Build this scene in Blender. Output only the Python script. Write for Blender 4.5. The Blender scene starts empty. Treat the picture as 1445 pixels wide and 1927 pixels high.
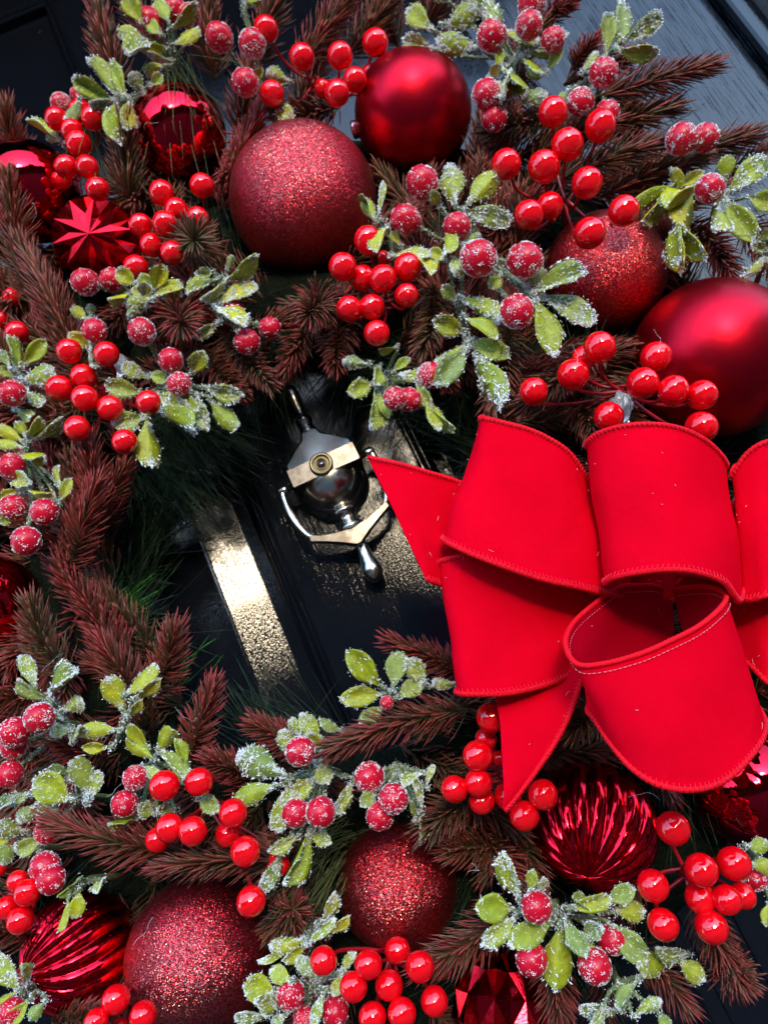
import bpy, math, random
import numpy as np
from mathutils import Matrix, Vector
from mathutils import noise as mnoise
R = random.Random(7)
NR = np.random.RandomState(7)
sc = bpy.context.scene

# ---------------------------------------------------------------- frames
# Everything is measured in a local frame: x right, y up, z towards the viewer of the wreath.
# U, N, XD are the upright of the door, the door's outward normal and the door's width in that frame;
# at the end every top level object is turned so that U is the world's vertical.
FP = 1400.0
CAM = np.array([0, 0, .42])
def unit(v):
    v = np.asarray(v, float); return v / max(1e-12, np.linalg.norm(v))
U = unit([-.407, .871, -.274])
N = np.array([-.08, .262, .963]); N = unit(N - N.dot(U) * U)
XD = np.cross(U, N)
H0 = .10
def P(x, y, h):
    """point seen at photo pixel (x, y) lying h metres in front of the door"""
    d = np.array([(x - 722.5) / FP, -(y - 963.5) / FP, -1.])
    t = (h - H0 - N.dot(CAM)) / N.dot(d)
    return CAM + t * d
def mpp(p): return (CAM[2] - p[2]) / FP
K = P(606, 876, 0)
def D(a, b, h): return K + a * XD + b * U + h * N

W3 = np.array([XD, -N, U])
EYE = 1.45
def to_world(p): return W3 @ (np.asarray(p) - K) + np.array([0, 0, EYE])
WM = Matrix([list(W3[i]) + [0] for i in range(3)] + [[0, 0, 0, 1]])
tr = to_world([0, 0, 0])
for i in range(3): WM[i][3] = tr[i]

# ---------------------------------------------------------------- camera, sky, sun
cam = bpy.data.cameras.new('camera'); cam_o = bpy.data.objects.new('camera', cam)
sc.collection.objects.link(cam_o); sc.camera = cam_o
cam.sensor_fit = 'VERTICAL'; cam.sensor_height = 24
cam.lens = 12 / (963.5 / FP)
cam.clip_start = .01; cam.clip_end = 2000
cam.dof.use_dof = True; cam.dof.focus_distance = .345; cam.dof.aperture_fstop = 10
cam_o.matrix_world = WM @ Matrix.Translation(Vector(CAM))

SE, SA = math.radians(12.2), math.radians(8.4)
SUN = math.cos(SE) * (math.sin(SA) * XD + math.cos(SA) * N) + math.sin(SE) * U
sw = W3 @ SUN
el = math.asin(sw[2]); az = math.atan2(sw[0], sw[1])
world = bpy.data.worlds.new('World'); sc.world = world; world.use_nodes = True
wn = world.node_tree.nodes; wl = world.node_tree.links
sky = wn.new('ShaderNodeTexSky'); sky.sky_type = 'NISHITA'; sky.sun_disc = False
sky.sun_elevation = el; sky.sun_rotation = az
sky.air_density = 1.1; sky.dust_density = .9; sky.ozone_density = 2.8
wl.new(sky.outputs[0], wn['Background'].inputs[0]); wn['Background'].inputs[1].default_value = .15
sun = bpy.data.lights.new('sun', 'SUN'); sun.energy = .5; sun.angle = math.radians(14); sun.color = (1, .80, .52)
sun_o = bpy.data.objects.new('sun', sun); sc.collection.objects.link(sun_o)
sun_o.matrix_world = Vector(sw).to_track_quat('Z', 'Y').to_matrix().to_4x4()
sun_o.location = (0, -3, 4)
sc.view_settings.view_transform = 'Standard'; sc.view_settings.look = 'None'
sc.view_settings.exposure = 3.18; sc.view_settings.gamma = 1

# ---------------------------------------------------------------- materials
def mat(name, col=(.5, .5, .5), rough=.5, metal=0., **kw):
    m = bpy.data.materials.new(name); m.use_nodes = True
    b = m.node_tree.nodes['Principled BSDF']
    b.inputs['Base Color'].default_value = (*col, 1); b.inputs['Roughness'].default_value = rough
    b.inputs['Metallic'].default_value = metal
    for k, v in kw.items(): b.inputs[k.replace('_', ' ')].default_value = v
    return m
def nt(m): return m.node_tree.nodes, m.node_tree.links, m.node_tree.nodes['Principled BSDF']
def noise(m, scale, detail=3, rough=.5, coord='Object', mapscale=None):
    n, l, b = nt(m)
    tc = n.new('ShaderNodeTexCoord'); t = n.new('ShaderNodeTexNoise')
    t.inputs['Scale'].default_value = scale; t.inputs['Detail'].default_value = detail; t.inputs['Roughness'].default_value = rough
    if mapscale:
        mp = n.new('ShaderNodeMapping'); mp.inputs['Scale'].default_value = mapscale
        l.new(tc.outputs[coord], mp.inputs[0]); l.new(mp.outputs[0], t.inputs['Vector'])
    else: l.new(tc.outputs[coord], t.inputs['Vector'])
    return t
def ramp(m, src, stops):
    n, l, b = nt(m); r = n.new('ShaderNodeValToRGB'); l.new(src, r.inputs[0])
    e = r.color_ramp.elements
    while len(e) < len(stops): e.new(.5)
    for i, (p, c) in enumerate(stops):
        e[i].position = p; e[i].color = (*c, 1) if len(c) == 3 else c
    return r
def bump(m, src, strength, dist, prev=None):
    n, l, b = nt(m); bp = n.new('ShaderNodeBump'); bp.inputs['Strength'].default_value = strength
    bp.inputs['Distance'].default_value = dist; l.new(src, bp.inputs['Height'])
    if prev: l.new(prev.outputs[0], bp.inputs['Normal'])
    l.new(bp.outputs[0], b.inputs['Normal']); return bp

def g3(v): return (v, v, v)
# black gloss door paint: soft brush grain along the upright plus fine stipple
def door_paint(name, grain=1.):
    m = mat(name, (.004, .005, .0085), .12, 0, Specular_IOR_Level=.43)
    t1 = noise(m, 1., 4, .6, mapscale=(420, 420, 26))
    b1 = bump(m, t1.outputs[0], .022 * min(grain, 2), .0012)
    t2 = noise(m, 950, 2, .5)
    r2 = ramp(m, t2.outputs[0], [(.50, g3(0)), (.72, g3(1))])
    b2 = bump(m, r2.outputs[0], .06, .0008, b1)
    t4 = noise(m, 1., 2, .5, mapscale=(900, 900, 18))
    r4 = ramp(m, t4.outputs[0], [(.36, g3(0)), (.42, g3(1))])
    bump(m, r4.outputs[0], .035 * grain, .0012, b2)
    t3 = noise(m, 30, 3, .6)
    r3 = ramp(m, t3.outputs[0], [(.3, g3(.05)), (.75, g3(.10))])
    nt(m)[1].new(r3.outputs[0], nt(m)[2].inputs['Roughness'])
    return m
M_door = door_paint('black_gloss_paint')
M_edge = door_paint('weathered_gloss_paint', 16.)
M_panel = door_paint('black_gloss_panel_paint', .45)
def glitter(name, base, bright):
    m = mat(name, base, .32, 1.)
    n, l, b = nt(m)
    tc = n.new('ShaderNodeTexCoord')
    v = n.new('ShaderNodeTexVoronoi'); v.inputs['Scale'].default_value = 3200
    l.new(tc.outputs['Object'], v.inputs['Vector'])
    sub = n.new('ShaderNodeVectorMath'); sub.operation = 'SUBTRACT'; sub.inputs[1].default_value = (.5, .5, .5)
    l.new(v.outputs['Color'], sub.inputs[0])
    scl = n.new('ShaderNodeVectorMath'); scl.operation = 'SCALE'; scl.inputs['Scale'].default_value = 1.0
    l.new(sub.outputs[0], scl.inputs[0])
    geo = n.new('ShaderNodeNewGeometry')
    add = n.new('ShaderNodeVectorMath'); add.operation = 'ADD'
    l.new(geo.outputs['Normal'], add.inputs[0]); l.new(scl.outputs[0], add.inputs[1])
    nz = n.new('ShaderNodeVectorMath'); nz.operation = 'NORMALIZE'; l.new(add.outputs[0], nz.inputs[0])
    l.new(nz.outputs[0], b.inputs['Normal'])
    sep = n.new('ShaderNodeSeparateColor'); l.new(v.outputs['Color'], sep.inputs[0])
    r = ramp(m, sep.outputs[1], [(0, base), (.45, base), (.75, bright), (.93, (1, .5, .40))])  # palest flakes put sparkle into the colour
    l.new(r.outputs[0], b.inputs['Base Color'])
    return m
M_glitter = glitter('red_glitter', (.46, .016, .030), (.95, .17, .17))
M_glitter2 = glitter('deep_red_glitter', (.50, .014, .022), (.95, .14, .13))
M_mirror = mat('red_mirror_lacquer', (.80, .012, .03), .035, 1.)
tm = noise(M_mirror, 55, 2); bump(M_mirror, tm.outputs[0], .06, .002)
M_fluted = mat('red_fluted_lacquer', (.85, .010, .028), .10, 1.)
tm = noise(M_fluted, 900, 2); r_ = ramp(M_fluted, tm.outputs[0], [(.45, g3(.06)), (.7, g3(.2))])
nt(M_fluted)[1].new(r_.outputs[0], nt(M_fluted)[2].inputs['Roughness'])
M_facet = mat('red_facet_lacquer', (.85, .010, .022), .12, 1.)
tm = noise(M_facet, 700, 2); bump(M_facet, tm.outputs[0], .10, .0006)
M_matte = mat('red_satin_lacquer', (.60, .008, .022), .36, 1.)
tm = noise(M_matte, 260, 3); bump(M_matte, tm.outputs[0], .05, .0015)
M_cap = mat('pink_gold_cap', (.75, .35, .35), .25, 1.)
M_berry = mat('glossy_red_berry', (.82, .0012, .006), .05, 0, Specular_IOR_Level=.75, Coat_Weight=.0, Coat_Roughness=.03)
tm = noise(M_berry, 1.6, 1); bump(M_berry, tm.outputs[0], .05, .1)
M_stemred = mat('red_plastic_stem', (.34, .006, .012), .28)
M_fberry = mat('frosted_red_berry', (.55, .012, .03), .30, 0, Specular_IOR_Level=.35)
tm = noise(M_fberry, 2.6, 6, .75)
r_ = ramp(M_fberry, tm.outputs[0], [(.50, (.56, .003, .020)), (.62, (.58, .010, .035)), (.80, (.66, .26, .30))])
nt(M_fberry)[1].new(r_.outputs[0], nt(M_fberry)[2].inputs['Base Color'])
M_frost = mat('frost_flakes', (.82, .84, .84), .45, 0, Specular_IOR_Level=.6)
def leafmat(name, c0, c1):
    m = mat(name, c0, .34, 0, Specular_IOR_Level=.5)
    n, l, b = nt(m)
    oi = n.new('ShaderNodeObjectInfo')
    r = ramp(m, oi.outputs['Random'], [(0, c0), (1, c1)])
    t = noise(m, 3.0, 3, .6)
    r2 = ramp(m, t.outputs[0], [(.35, g3(.7)), (.7, g3(1.25))])
    mx = n.new('ShaderNodeMix'); mx.data_type = 'RGBA'; mx.blend_type = 'MULTIPLY'; mx.inputs[0].default_value = 1
    l.new(r.outputs[0], mx.inputs[6]); l.new(r2.outputs[0], mx.inputs[7])
    t2 = noise(m, 9.0, 5, .7)
    r3 = ramp(m, t2.outputs[0], [(.58, g3(0)), (.78, g3(.5))])
    mx2 = n.new('ShaderNodeMix'); mx2.data_type = 'RGBA'
    l.new(r3.outputs[0], mx2.inputs[0]); l.new(mx.outputs[2], mx2.inputs[6]); mx2.inputs[7].default_value = (.42, .50, .36, 1)
    l.new(mx2.outputs[2], b.inputs['Base Color'])
    bump(m, t2.outputs[0], .25, .03)
    return m
M_leafy = leafmat('yellow_green_leaf', (.50, .47, .008), (.36, .40, .010))
M_leafg = leafmat('fresh_green_leaf', (.28, .36, .014), (.38, .41, .012))
M_leafb = leafmat('blue_green_leaf', (.19, .27, .05), (.29, .35, .045))
M_stemg = mat('green_twig', (.16, .22, .08), .55)
def attrmat(name, rough):
    m = mat(name, (.2, .1, .05), rough, 0, Specular_IOR_Level=.35)
    n, l, b = nt(m); a = n.new('ShaderNodeAttribute'); a.attribute_name = 'Col'
    l.new(a.outputs['Color'], b.inputs['Base Color']); return m
M_needle = attrmat('moulded_pine_needle', .50)
M_long = attrmat('long_pine_needle', .45)
M_core = mat('dark_gap_filler', (.010, .014, .008), .95, 0, Specular_IOR_Level=.05)  # near black, for the added tubes that fill gaps
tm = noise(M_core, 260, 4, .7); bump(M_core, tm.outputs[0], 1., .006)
M_bar = mat('worn_grey_metal', (.20, .19, .17), .24, 1.)
tm = noise(M_bar, 140, 5, .7); r_ = ramp(M_bar, tm.outputs[0], [(.35, (.24, .23, .21)), (.6, (.13, .11, .09)), (.75, (.07, .05, .04))]); nt(M_bar)[1].new(r_.outputs[0], nt(M_bar)[2].inputs['Base Color'])
M_twig = mat('pine_twig', (.045, .045, .02), .7)
M_velvet = mat('red_velvet', (.80, .0004, .0012), .9, 0, Specular_IOR_Level=.0, IOR=1.01)
nt(M_velvet)[2].inputs['Sheen Tint'].default_value = (1, .10, .14, 1)
tm = noise(M_velvet, 26, 5, .65); r_ = ramp(M_velvet, tm.outputs[0], [(.3, (.66, .0010, .012)), (.7, (.72, .0012, .014))]); nt(M_velvet)[1].new(r_.outputs[0], nt(M_velvet)[2].inputs['Base Color'])
tm = noise(M_velvet, 1500, 3, .6); b0 = bump(M_velvet, tm.outputs[0], .35, .0006)
tm = noise(M_velvet, 35, 3, .6); bump(M_velvet, tm.outputs[0], .25, .004, b0)
M_satin = mat('red_ribbon_backing', (.46, .001, .014), .8, 0, Specular_IOR_Level=.0, IOR=1.01)
tm = noise(M_satin, 1.0, 1, .5, mapscale=(2600, 700, 700)); bump(M_satin, tm.outputs[0], .3, .0004)
M_hem = mat('red_hem_thread', (.80, .004, .015), .65, 0, Specular_IOR_Level=.1)
tm = noise(M_hem, 1800, 2); bump(M_hem, tm.outputs[0], .6, .0006)
M_stitch = mat('pink_stitch_thread', (.85, .22, .26), .5)
M_lint = mat('pale_lint', (.80, .30, .32), .8)
M_chrome = mat('tarnished_chrome', (.62, .58, .50), .10, 1.)
tm = noise(M_chrome, 90, 5, .7)
r_ = ramp(M_chrome, tm.outputs[0], [(.45, (.74, .70, .62)), (.68, (.55, .49, .40)), (.85, (.30, .25, .19))])
nt(M_chrome)[1].new(r_.outputs[0], nt(M_chrome)[2].inputs['Base Color'])
r_ = ramp(M_chrome, tm.outputs[0], [(.3, g3(.16)), (.8, g3(.32))])
nt(M_chrome)[1].new(r_.outputs[0], nt(M_chrome)[2].inputs['Roughness'])
M_brass = mat('aged_brass', (.22, .18, .10), .35, 1.)
M_glass = mat('peephole_glass', (.02, .02, .02), .03, 0, Coat_Weight=1.)
M_glue = mat('clear_hot_glue', (.8, .82, .85), .12, 0, Transmission_Weight=.75, IOR=1.4)
M_stone = mat('grey_stone_wall', (.20, .17, .17), .85)
tm = noise(M_stone, 180, 5, .7); bump(M_stone, tm.outputs[0], .5, .003)
M_frame = door_paint('black_frame_paint', .3)
M_ground = mat('paving', (.03, .03, .03), .9)
tm = noise(M_ground, 3, 5); r_ = ramp(M_ground, tm.outputs[0], [(.3, (.020, .020, .020)), (.7, (.045, .042, .04))])
nt(M_ground)[1].new(r_.outputs[0], nt(M_ground)[2].inputs['Base Color'])
M_tree = mat('far_foliage', (.03, .04, .02), .9)

# ---------------------------------------------------------------- mesh helpers
def mesh(name, v, f, smooth=True, col=None):
    me = bpy.data.meshes.new(name)
    me.from_pydata([tuple(map(float, q)) for q in v], [], [tuple(map(int, q)) for q in f])
    if smooth: me.polygons.foreach_set('use_smooth', [True] * len(me.polygons))
    if col is not None:
        a = me.color_attributes.new('Col', 'FLOAT_COLOR', 'POINT')
        c = np.ones((len(v), 4)); c[:, :3] = col; a.data.foreach_set('color', c.ravel())
    me.update(); return me
def link(name, data, m=None, parent=None):
    o = bpy.data.objects.new(name, data); sc.collection.objects.link(o)
    if m and data is not None and not data.materials: data.materials.append(m)
    if parent: o.parent = parent
    return o
ROOTS = []
def root(name, loc, label=None, cat=None, group=None, kind=None):
    o = bpy.data.objects.new(name, None); sc.collection.objects.link(o); o.location = Vector(loc)
    o.empty_display_size = .01
    tagit(o, label, cat, group, kind); ROOTS.append(o); return o
def tagit(o, label=None, cat=None, group=None, kind=None):
    if label: o['label'] = label
    if cat: o['category'] = cat
    if group: o['group'] = group
    if kind: o['kind'] = kind
class MB:
    def __init__(s): s.v = []; s.f = []; s.c = []; s.n = 0
    def add(s, v, f, c=None):
        s.v.append(np.asarray(v, float)); s.f += [tuple(i + s.n for i in q) for q in f]; s.n += len(v)
        if c is not None: s.c.append(np.asarray(c, float))
    def tube(s, pts, rad, seg=8, caps=True):
        pts = np.asarray(pts, float); n = len(pts)
        rad = np.full(n, rad) if np.isscalar(rad) else np.asarray(rad)
        T = np.gradient(pts, axis=0); T /= np.maximum(1e-12, np.linalg.norm(T, axis=1))[:, None]
        a = unit(np.cross(T[0], [0.3, .5, .8])); v = []
        for i in range(n):
            a = unit(a - a.dot(T[i]) * T[i]); b = np.cross(T[i], a)
            for k in range(seg):
                w = 2 * math.pi * k / seg; v.append(pts[i] + rad[i] * (math.cos(w) * a + math.sin(w) * b))
        f = [(i * seg + k, i * seg + (k + 1) % seg, (i + 1) * seg + (k + 1) % seg, (i + 1) * seg + k) for i in range(n - 1) for k in range(seg)]
        if caps: f += [tuple(range(seg))[::-1], tuple(range((n - 1) * seg, n * seg))]
        s.add(v, f)
    def lathe(s, prof, o, ax, e1, e2, seg=40, flat=1.):
        """prof: (radius, distance along ax)"""
        v = []
        for r, z in prof:
            for k in range(seg):
                w = 2 * math.pi * k / seg
                v.append(o + ax * z + e1 * r * math.cos(w) + e2 * r * flat * math.sin(w))
        n = len(prof)
        f = [(i * seg + k, i * seg + (k + 1) % seg, (i + 1) * seg + (k + 1) % seg, (i + 1) * seg + k) for i in range(n - 1) for k in range(seg)]
        f += [tuple(range(seg))[::-1], tuple(range((n - 1) * seg, n * seg))]
        s.add(v, f)
    def obj(s, name, m, parent=None, smooth=True, origin=None):
        v = np.concatenate(s.v)
        if origin is None and parent is not None: origin = ORG(parent)
        if origin is not None: v = v - origin
        o = link(name, mesh(name, v, s.f, smooth, np.concatenate(s.c) if s.c else None), m, parent)
        return o
def ORG(o):
    p = np.zeros(3)
    while o is not None: p = p + np.array(o.location); o = o.parent
    return p
def cr(pts, n):
    """Catmull-Rom through pts (k x d), n samples per span"""
    p = np.asarray(pts, float); p = np.vstack([2 * p[0] - p[1], p, 2 * p[-1] - p[-2]]); out = []
    for i in range(1, len(p) - 2):
        for j in range(n):
            t = j / n
            out.append(.5 * (2 * p[i] + (p[i + 1] - p[i - 1]) * t + (2 * p[i - 1] - 5 * p[i] + 4 * p[i + 1] - p[i + 2]) * t * t + (3 * p[i] - p[i - 1] - 3 * p[i + 1] + p[i + 2]) * t ** 3))
    out.append(p[-2]); return np.array(out)
def rframe(z, spin=None):
    z = unit(z); a = unit(np.cross(z, [.1, 1, .2] if abs(z[1]) < .9 else [1, .1, .2])); b = np.cross(z, a)
    if spin is not None:
        a, b = a * math.cos(spin) + b * math.sin(spin), -a * math.sin(spin) + b * math.cos(spin)
    return a, b, z
def m4(x, y, z, p, s=(1, 1, 1)):
    return Matrix([[x[i] * s[0], y[i] * s[1], z[i] * s[2], p[i]] for i in range(3)] + [[0, 0, 0, 1]])

def flakes(pos, nrm, size, rng, lift=.25):
    """little irregular frost shards lying on points with normals"""
    v = []; f = []
    for p, n in zip(pos, nrm):
        n = unit(n + rng.normal(0, .35, 3)); a, b, n = rframe(n, rng.uniform(0, 6.28))
        q_ = .35 + 1.9 * rng.rand() ** 2.2; L = size * q_; w = size * rng.uniform(.16, .42) * (.6 + .5 * q_); t = size * rng.uniform(.15, .45)
        c = p + n * t * lift; k = len(v)
        v += [c - a * L * .5, c + b * w * .5 - a * L * .1, c + a * L * .5, c - b * w * .6 + a * L * .15, c + n * t]
        f += [(k, k + 3, k + 4), (k + 3, k + 2, k + 4), (k + 2, k + 1, k + 4), (k + 1, k, k + 4)]
    return v, f

# ---------------------------------------------------------------- setting: door, frame, wall, ground, far trees
def rings_panel(a0, a1, b0, b1, prof):
    v = []; f = []
    for d, h in prof:
        for a, b in ((a0 + d, b0 + d), (a1 - d, b0 + d), (a1 - d, b1 - d), (a0 + d, b1 - d)): v.append((a, b, h))
    for i in range(len(prof) - 1):
        for k in range(4):
            f.append((i * 4 + k, i * 4 + (k + 1) % 4, (i + 1) * 4 + (k + 1) % 4, (i + 1) * 4 + k))
    k = (len(prof) - 1) * 4; f.append((k, k + 1, k + 2, k + 3)); return v, f
def dmesh(name, v, f, m, parent, smooth=False):
    # the door is modelled straight in (a, h, b) so that Object coordinates run along its grain
    me = mesh(name, [(a, -h, b) for a, b, h in v], [q[::-1] for q in f], smooth)
    return link(name, me, m, parent)
def dbox(name, a0, a1, b0, b1, h0, h1, m, parent, bev=.0012):
    v = [(a0, b0, h0), (a1, b0, h0), (a1, b1, h0), (a0, b1, h0), (a0, b0, h1 - bev), (a1, b0, h1 - bev), (a1, b1, h1 - bev), (a0, b1, h1 - bev),
         (a0 + bev, b0 + bev, h1), (a1 - bev, b0 + bev, h1), (a1 - bev, b1 - bev, h1), (a0 + bev, b1 - bev, h1)]
    f = [(3, 2, 1, 0)] + [(k, (k + 1) % 4, 4 + (k + 1) % 4, 4 + k) for k in range(4)] + [(4 + k, 4 + (k + 1) % 4, 8 + (k + 1) % 4, 8 + k) for k in range(4)] + [(8, 9, 10, 11)]
    return dmesh(name, v, f, m, parent)
DM = WM @ m4(XD, -N, U, K)           # door frame (a, -h, b) to world: upright, so world axes
door = bpy.data.objects.new('front_door', None); sc.collection.objects.link(door); door.matrix_world = DM
tagit(door, 'black glossy panelled front door behind the wreath', 'door')
OP = [(-.050, .0625)]
bev = .0005
dbox('stile', -.0500 + 0, .0625, -.60, .528, -.03, 0, M_door, door, bev)
dbox('stile', -.44, -.28, -1.42, .64, -.03, 0, M_door, door, bev)
dbox('stile', .29, .45, -1.42, .64, -.03, 0, M_edge, door, bev)
dbox('rail', -.28, .29, .528, .64, -.03, 0, M_door, door, bev)
dbox('rail', -.28, .29, -.80, -.60, -.03, 0, M_door, door, bev)
def bead(x0, w, hgt, base=0., n=7): return [(x0 + w * i / n, base + hgt * math.sin(math.pi * i / n)) for i in range(n + 1)]
prof = [(.0000, -.03), (.0000, -.0006)] + bead(.0002, .0040, .0022, -.0006)[0:] + bead(.0046, .0042, .0020, -.0014) + \
       [(.0092, -.0030), (.0105, -.0085), (.0130, -.0105), (.0215, -.0108), (.0222, -.0100), (.0500, -.0053), (.0504, -.0036), (.0520, -.0030)]
for a0, a1, b0, b1 in ((-.28, -.050, -.60, .528), (.0625, .29, -.60, .528), (-.28, -.050, -1.25, -.80), (.0625, .29, -1.25, -.80)):
    v, f = rings_panel(a0, a1, b0, b1, prof); dmesh('panel', v, f, M_panel, door)
dbox('stile', -.050, .0625, -1.42, -.80, -.03, 0, M_door, door, bev)
dbox('rail', -.28, -.050, -1.42, -1.25, -.03, 0, M_door, door, bev)
dbox('rail', .0625, .29, -1.42, -1.25, -.03, 0, M_door, door, bev)
fr = bpy.data.objects.new('door_frame', None); sc.collection.objects.link(fr); fr.matrix_world = DM; tagit(fr, kind='structure')
for a0, a1 in ((.4535, .472), (-.4625, -.4435)):
    dbox('jamb', a0, a1, -1.45, .643, -.05, .012, M_frame, fr, .002)
dbox('head', -.4625, .472, .643, .67, -.05, .012, M_frame, fr, .002)
wall = bpy.data.objects.new('house_wall', None); sc.collection.objects.link(wall); wall.matrix_world = DM; tagit(wall, kind='structure')
dbox('wall', .4722, 1.4, -1.45, 1.2, -.06, .024, M_stone, wall, .003)
dbox('wall', -1.4, -.4627, -1.45, 1.2, -.06, .024, M_stone, wall, .003)
dbox('wall', -.4627, .4722, .6702, 1.2, -.06, .024, M_stone, wall, .003)
can = bpy.data.objects.new('added_canopy', None); sc.collection.objects.link(can); can.matrix_world = DM; tagit(can, kind='structure')  # unseen slab, added to cut off the high sky above the door
dbox('sky_blocker', -.75, .75, .70, .77, .0245, .38, M_frame, can, .003)
g = link('ground', mesh('ground', [(-400, -400, 0), (400, -400, 0), (400, 400, 0), (-400, 400, 0)], [(0, 1, 2, 3)], False), M_ground); tagit(g, kind='structure')
# far trees across the street (they show in every shiny surface)
mb = MB(); v = []; f = []
for i in range(16000):
    th = R.uniform(-1.45, 1.45)
    hh = (9.3 if th < .05 else 7.2) + 1.3 * mnoise.noise(Vector((th * 3.1, 1.7, 0))) + 1.0 * mnoise.noise(Vector((th * 11, 5.2, 0))) + .6 * mnoise.noise(Vector((th * 37, 9, 0)))
    hh += 4.6 * max(0, 1 - abs(th + .09) / .15) ** .5 - .5 * max(0, 1 - abs(th - .15) / .05) + 2.2 * max(0, 1 - abs(th - .55) / .13)  # hump added to keep the door's reflection dark, dip lets the sun past
    d = 26 + R.uniform(-1.5, 1.5); z = hh * (1 - R.random() ** 2) * 1.0 + .1
    c = np.array([math.sin(th) * d, -math.cos(th) * d, z]); s = R.uniform(.25, .6)
    a, b, _ = rframe(unit([R.gauss(0, 1), 1.2, R.gauss(0, 1)]))
    k = len(v); v += [c - a * s, c + b * s * .7, c + a * s, c - b * s * .6]; f.append((k, k + 1, k + 2, k + 3))
def skyline(th):
    hh = (9.3 if th < .05 else 7.2) + 1.3 * mnoise.noise(Vector((th * 3.1, 1.7, 0))) + 1.0 * mnoise.noise(Vector((th * 11, 5.2, 0)))
    return hh + 4.6 * max(0, 1 - abs(th + .09) / .15) ** .5 - .5 * max(0, 1 - abs(th - .15) / .05) + 2.2 * max(0, 1 - abs(th - .55) / .13)
nn_ = 160; k = len(v)
for i in range(nn_ + 1):                 # solid backing added behind the leaves to block sky and sun
    th = -1.45 + 2.9 * i / nn_; z = skyline(th) * .86
    for d in (26.4, 27.6):
        v += [np.array([math.sin(th) * d, -math.cos(th) * d, 0]), np.array([math.sin(th) * d, -math.cos(th) * d, z])]
for i in range(nn_):
    q = k + i * 4; f += [(q, q + 4, q + 5, q + 1), (q + 2, q + 3, q + 7, q + 6), (q + 1, q + 5, q + 7, q + 3)]
g = link('treeline', mesh('treeline', v, f, False), M_tree); tagit(g, 'dark row of trees and bushes across the street', 'trees', kind='stuff')

# ---------------------------------------------------------------- door knocker
kn = root('door_knocker', K, 'tarnished chrome urn shaped door knocker with round peephole', 'door knocker')
KP = P(606, 876, .034)
ka, kb = (KP - K).dot(XD) + .001, (KP - K).dot(U)
def kp(x, y, h): return K + (ka + x / 1000) * XD + (kb + y / 1000) * U + h / 1000 * N
def prism(name, outline, h0, h1, bv, m, parent, smooth=False, slope=0, y0=0):
    """outline in mm (x, y), extruded h0..h1 with a chamfer"""
    o = np.array(outline, float); c = o.mean(0); k = len(o); v = []; f = []
    for h, s in ((h0, 0), (h1 - bv, 0), (h1, bv)):
        for q in o:
            d = q - c; L = np.linalg.norm(d); e = c + d * (1 - s / L); v.append(kp(*e, h if h == h0 else max(h0 + 2, h - slope * max(0, e[1] - y0))))
    for i in range(2):
        for j in range(k): f.append((i * k + j, i * k + (j + 1) % k, (i + 1) * k + (j + 1) % k, (i + 1) * k + j))
    f.append(tuple(range(2 * k, 3 * k))); b = MB()
    if sum(o[i][0] * o[(i + 1) % k][1] - o[(i + 1) % k][0] * o[i][1] for i in range(k)) < 0: f = [q[::-1] for q in f]
    b.add(v, f); return b.obj(name, m, parent, smooth)
prism('shoulder_plate', [(-25, 5), (25, 5), (25, 14), (16, 23), (8, 30), (5.5, 36), (-5.5, 36), (-8, 30), (-16, 23), (-25, 14)], 0, 24, 2.0, M_chrome, kn, slope=.22, y0=6)
prism('crossbar', [(-25.2, -7), (25.2, -7), (25.2, 6.3), (-25.2, 6.3)], 0, 36, 1.2, M_bar, kn)
b = MB(); b.lathe([(5.5, 34), (6.5, 38), (4.4, 41), (5.2, 44), (6.2, 46), (6.0, 48), (4.2, 50), (3.2, 54), (3.4, 58), (4.8, 64), (5.4, 70), (4.4, 75), (2.0, 78), (.3, 78.6)][::-1] and
        [(r / 1000, z / 1000) for r, z in [(5.5, 34), (6.5, 38), (4.4, 41), (5.2, 44), (6.4, 46), (6.0, 48), (4.2, 50), (3.2, 54), (3.4, 58), (4.8, 64), (5.4, 70), (4.4, 75), (2.0, 78), (.3, 78.6)]],
        kp(0, 0, 8), U, XD, N); b.obj('finial', M_chrome, kn)
# bowl: lower half of a squashed ball, with a raised rounded belly inside its rim
def halfbowl(rx, ry, h0, dome, n=16, mseg=36):
    v = []; f = []
    for j in range(n + 1):
        q = j / n * math.pi / 2; rr = math.cos(q); hh = h0 + dome * math.sin(q)
        for i in range(mseg + 1):
            w = math.pi + math.pi * i / mseg
            v.append(kp(rx * rr * math.cos(w), -6.5 + ry * rr * math.sin(w), hh))
    for j in range(n):
        for i in range(mseg): k = j * (mseg + 1) + i; f.append((k, k + 1, k + mseg + 2, k + mseg + 1))
    return v, f
v, f = halfbowl(25.5, 24, 0, 19); b = MB(); b.add(v, f); b.obj('bowl', M_chrome, kn)
v, f = halfbowl(23, 21.5, 11, 25); b = MB(); b.add(v, f); b.obj('bowl_belly', M_chrome, kn)
b = MB(); pts = [kp(21.2 * math.cos(w), -6.5 + 20.4 * math.sin(w), 17.2) for w in np.linspace(math.pi, 2 * math.pi, 40)]
b.tube(pts, .0009, 8); b.obj('bowl_rim', M_chrome, kn)
b = MB(); b.lathe([(r / 1000, z / 1000) for r, z in [(8, -27), (9.2, -29), (9.4, -30.5), (7.0, -32), (5.8, -34), (6.4, -37), (8.6, -40), (9.4, -41), (9.2, -43.5), (6, -46)]], kp(0, 0, 12), U, XD, N)
b.obj('pedestal', M_chrome, kn)
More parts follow.
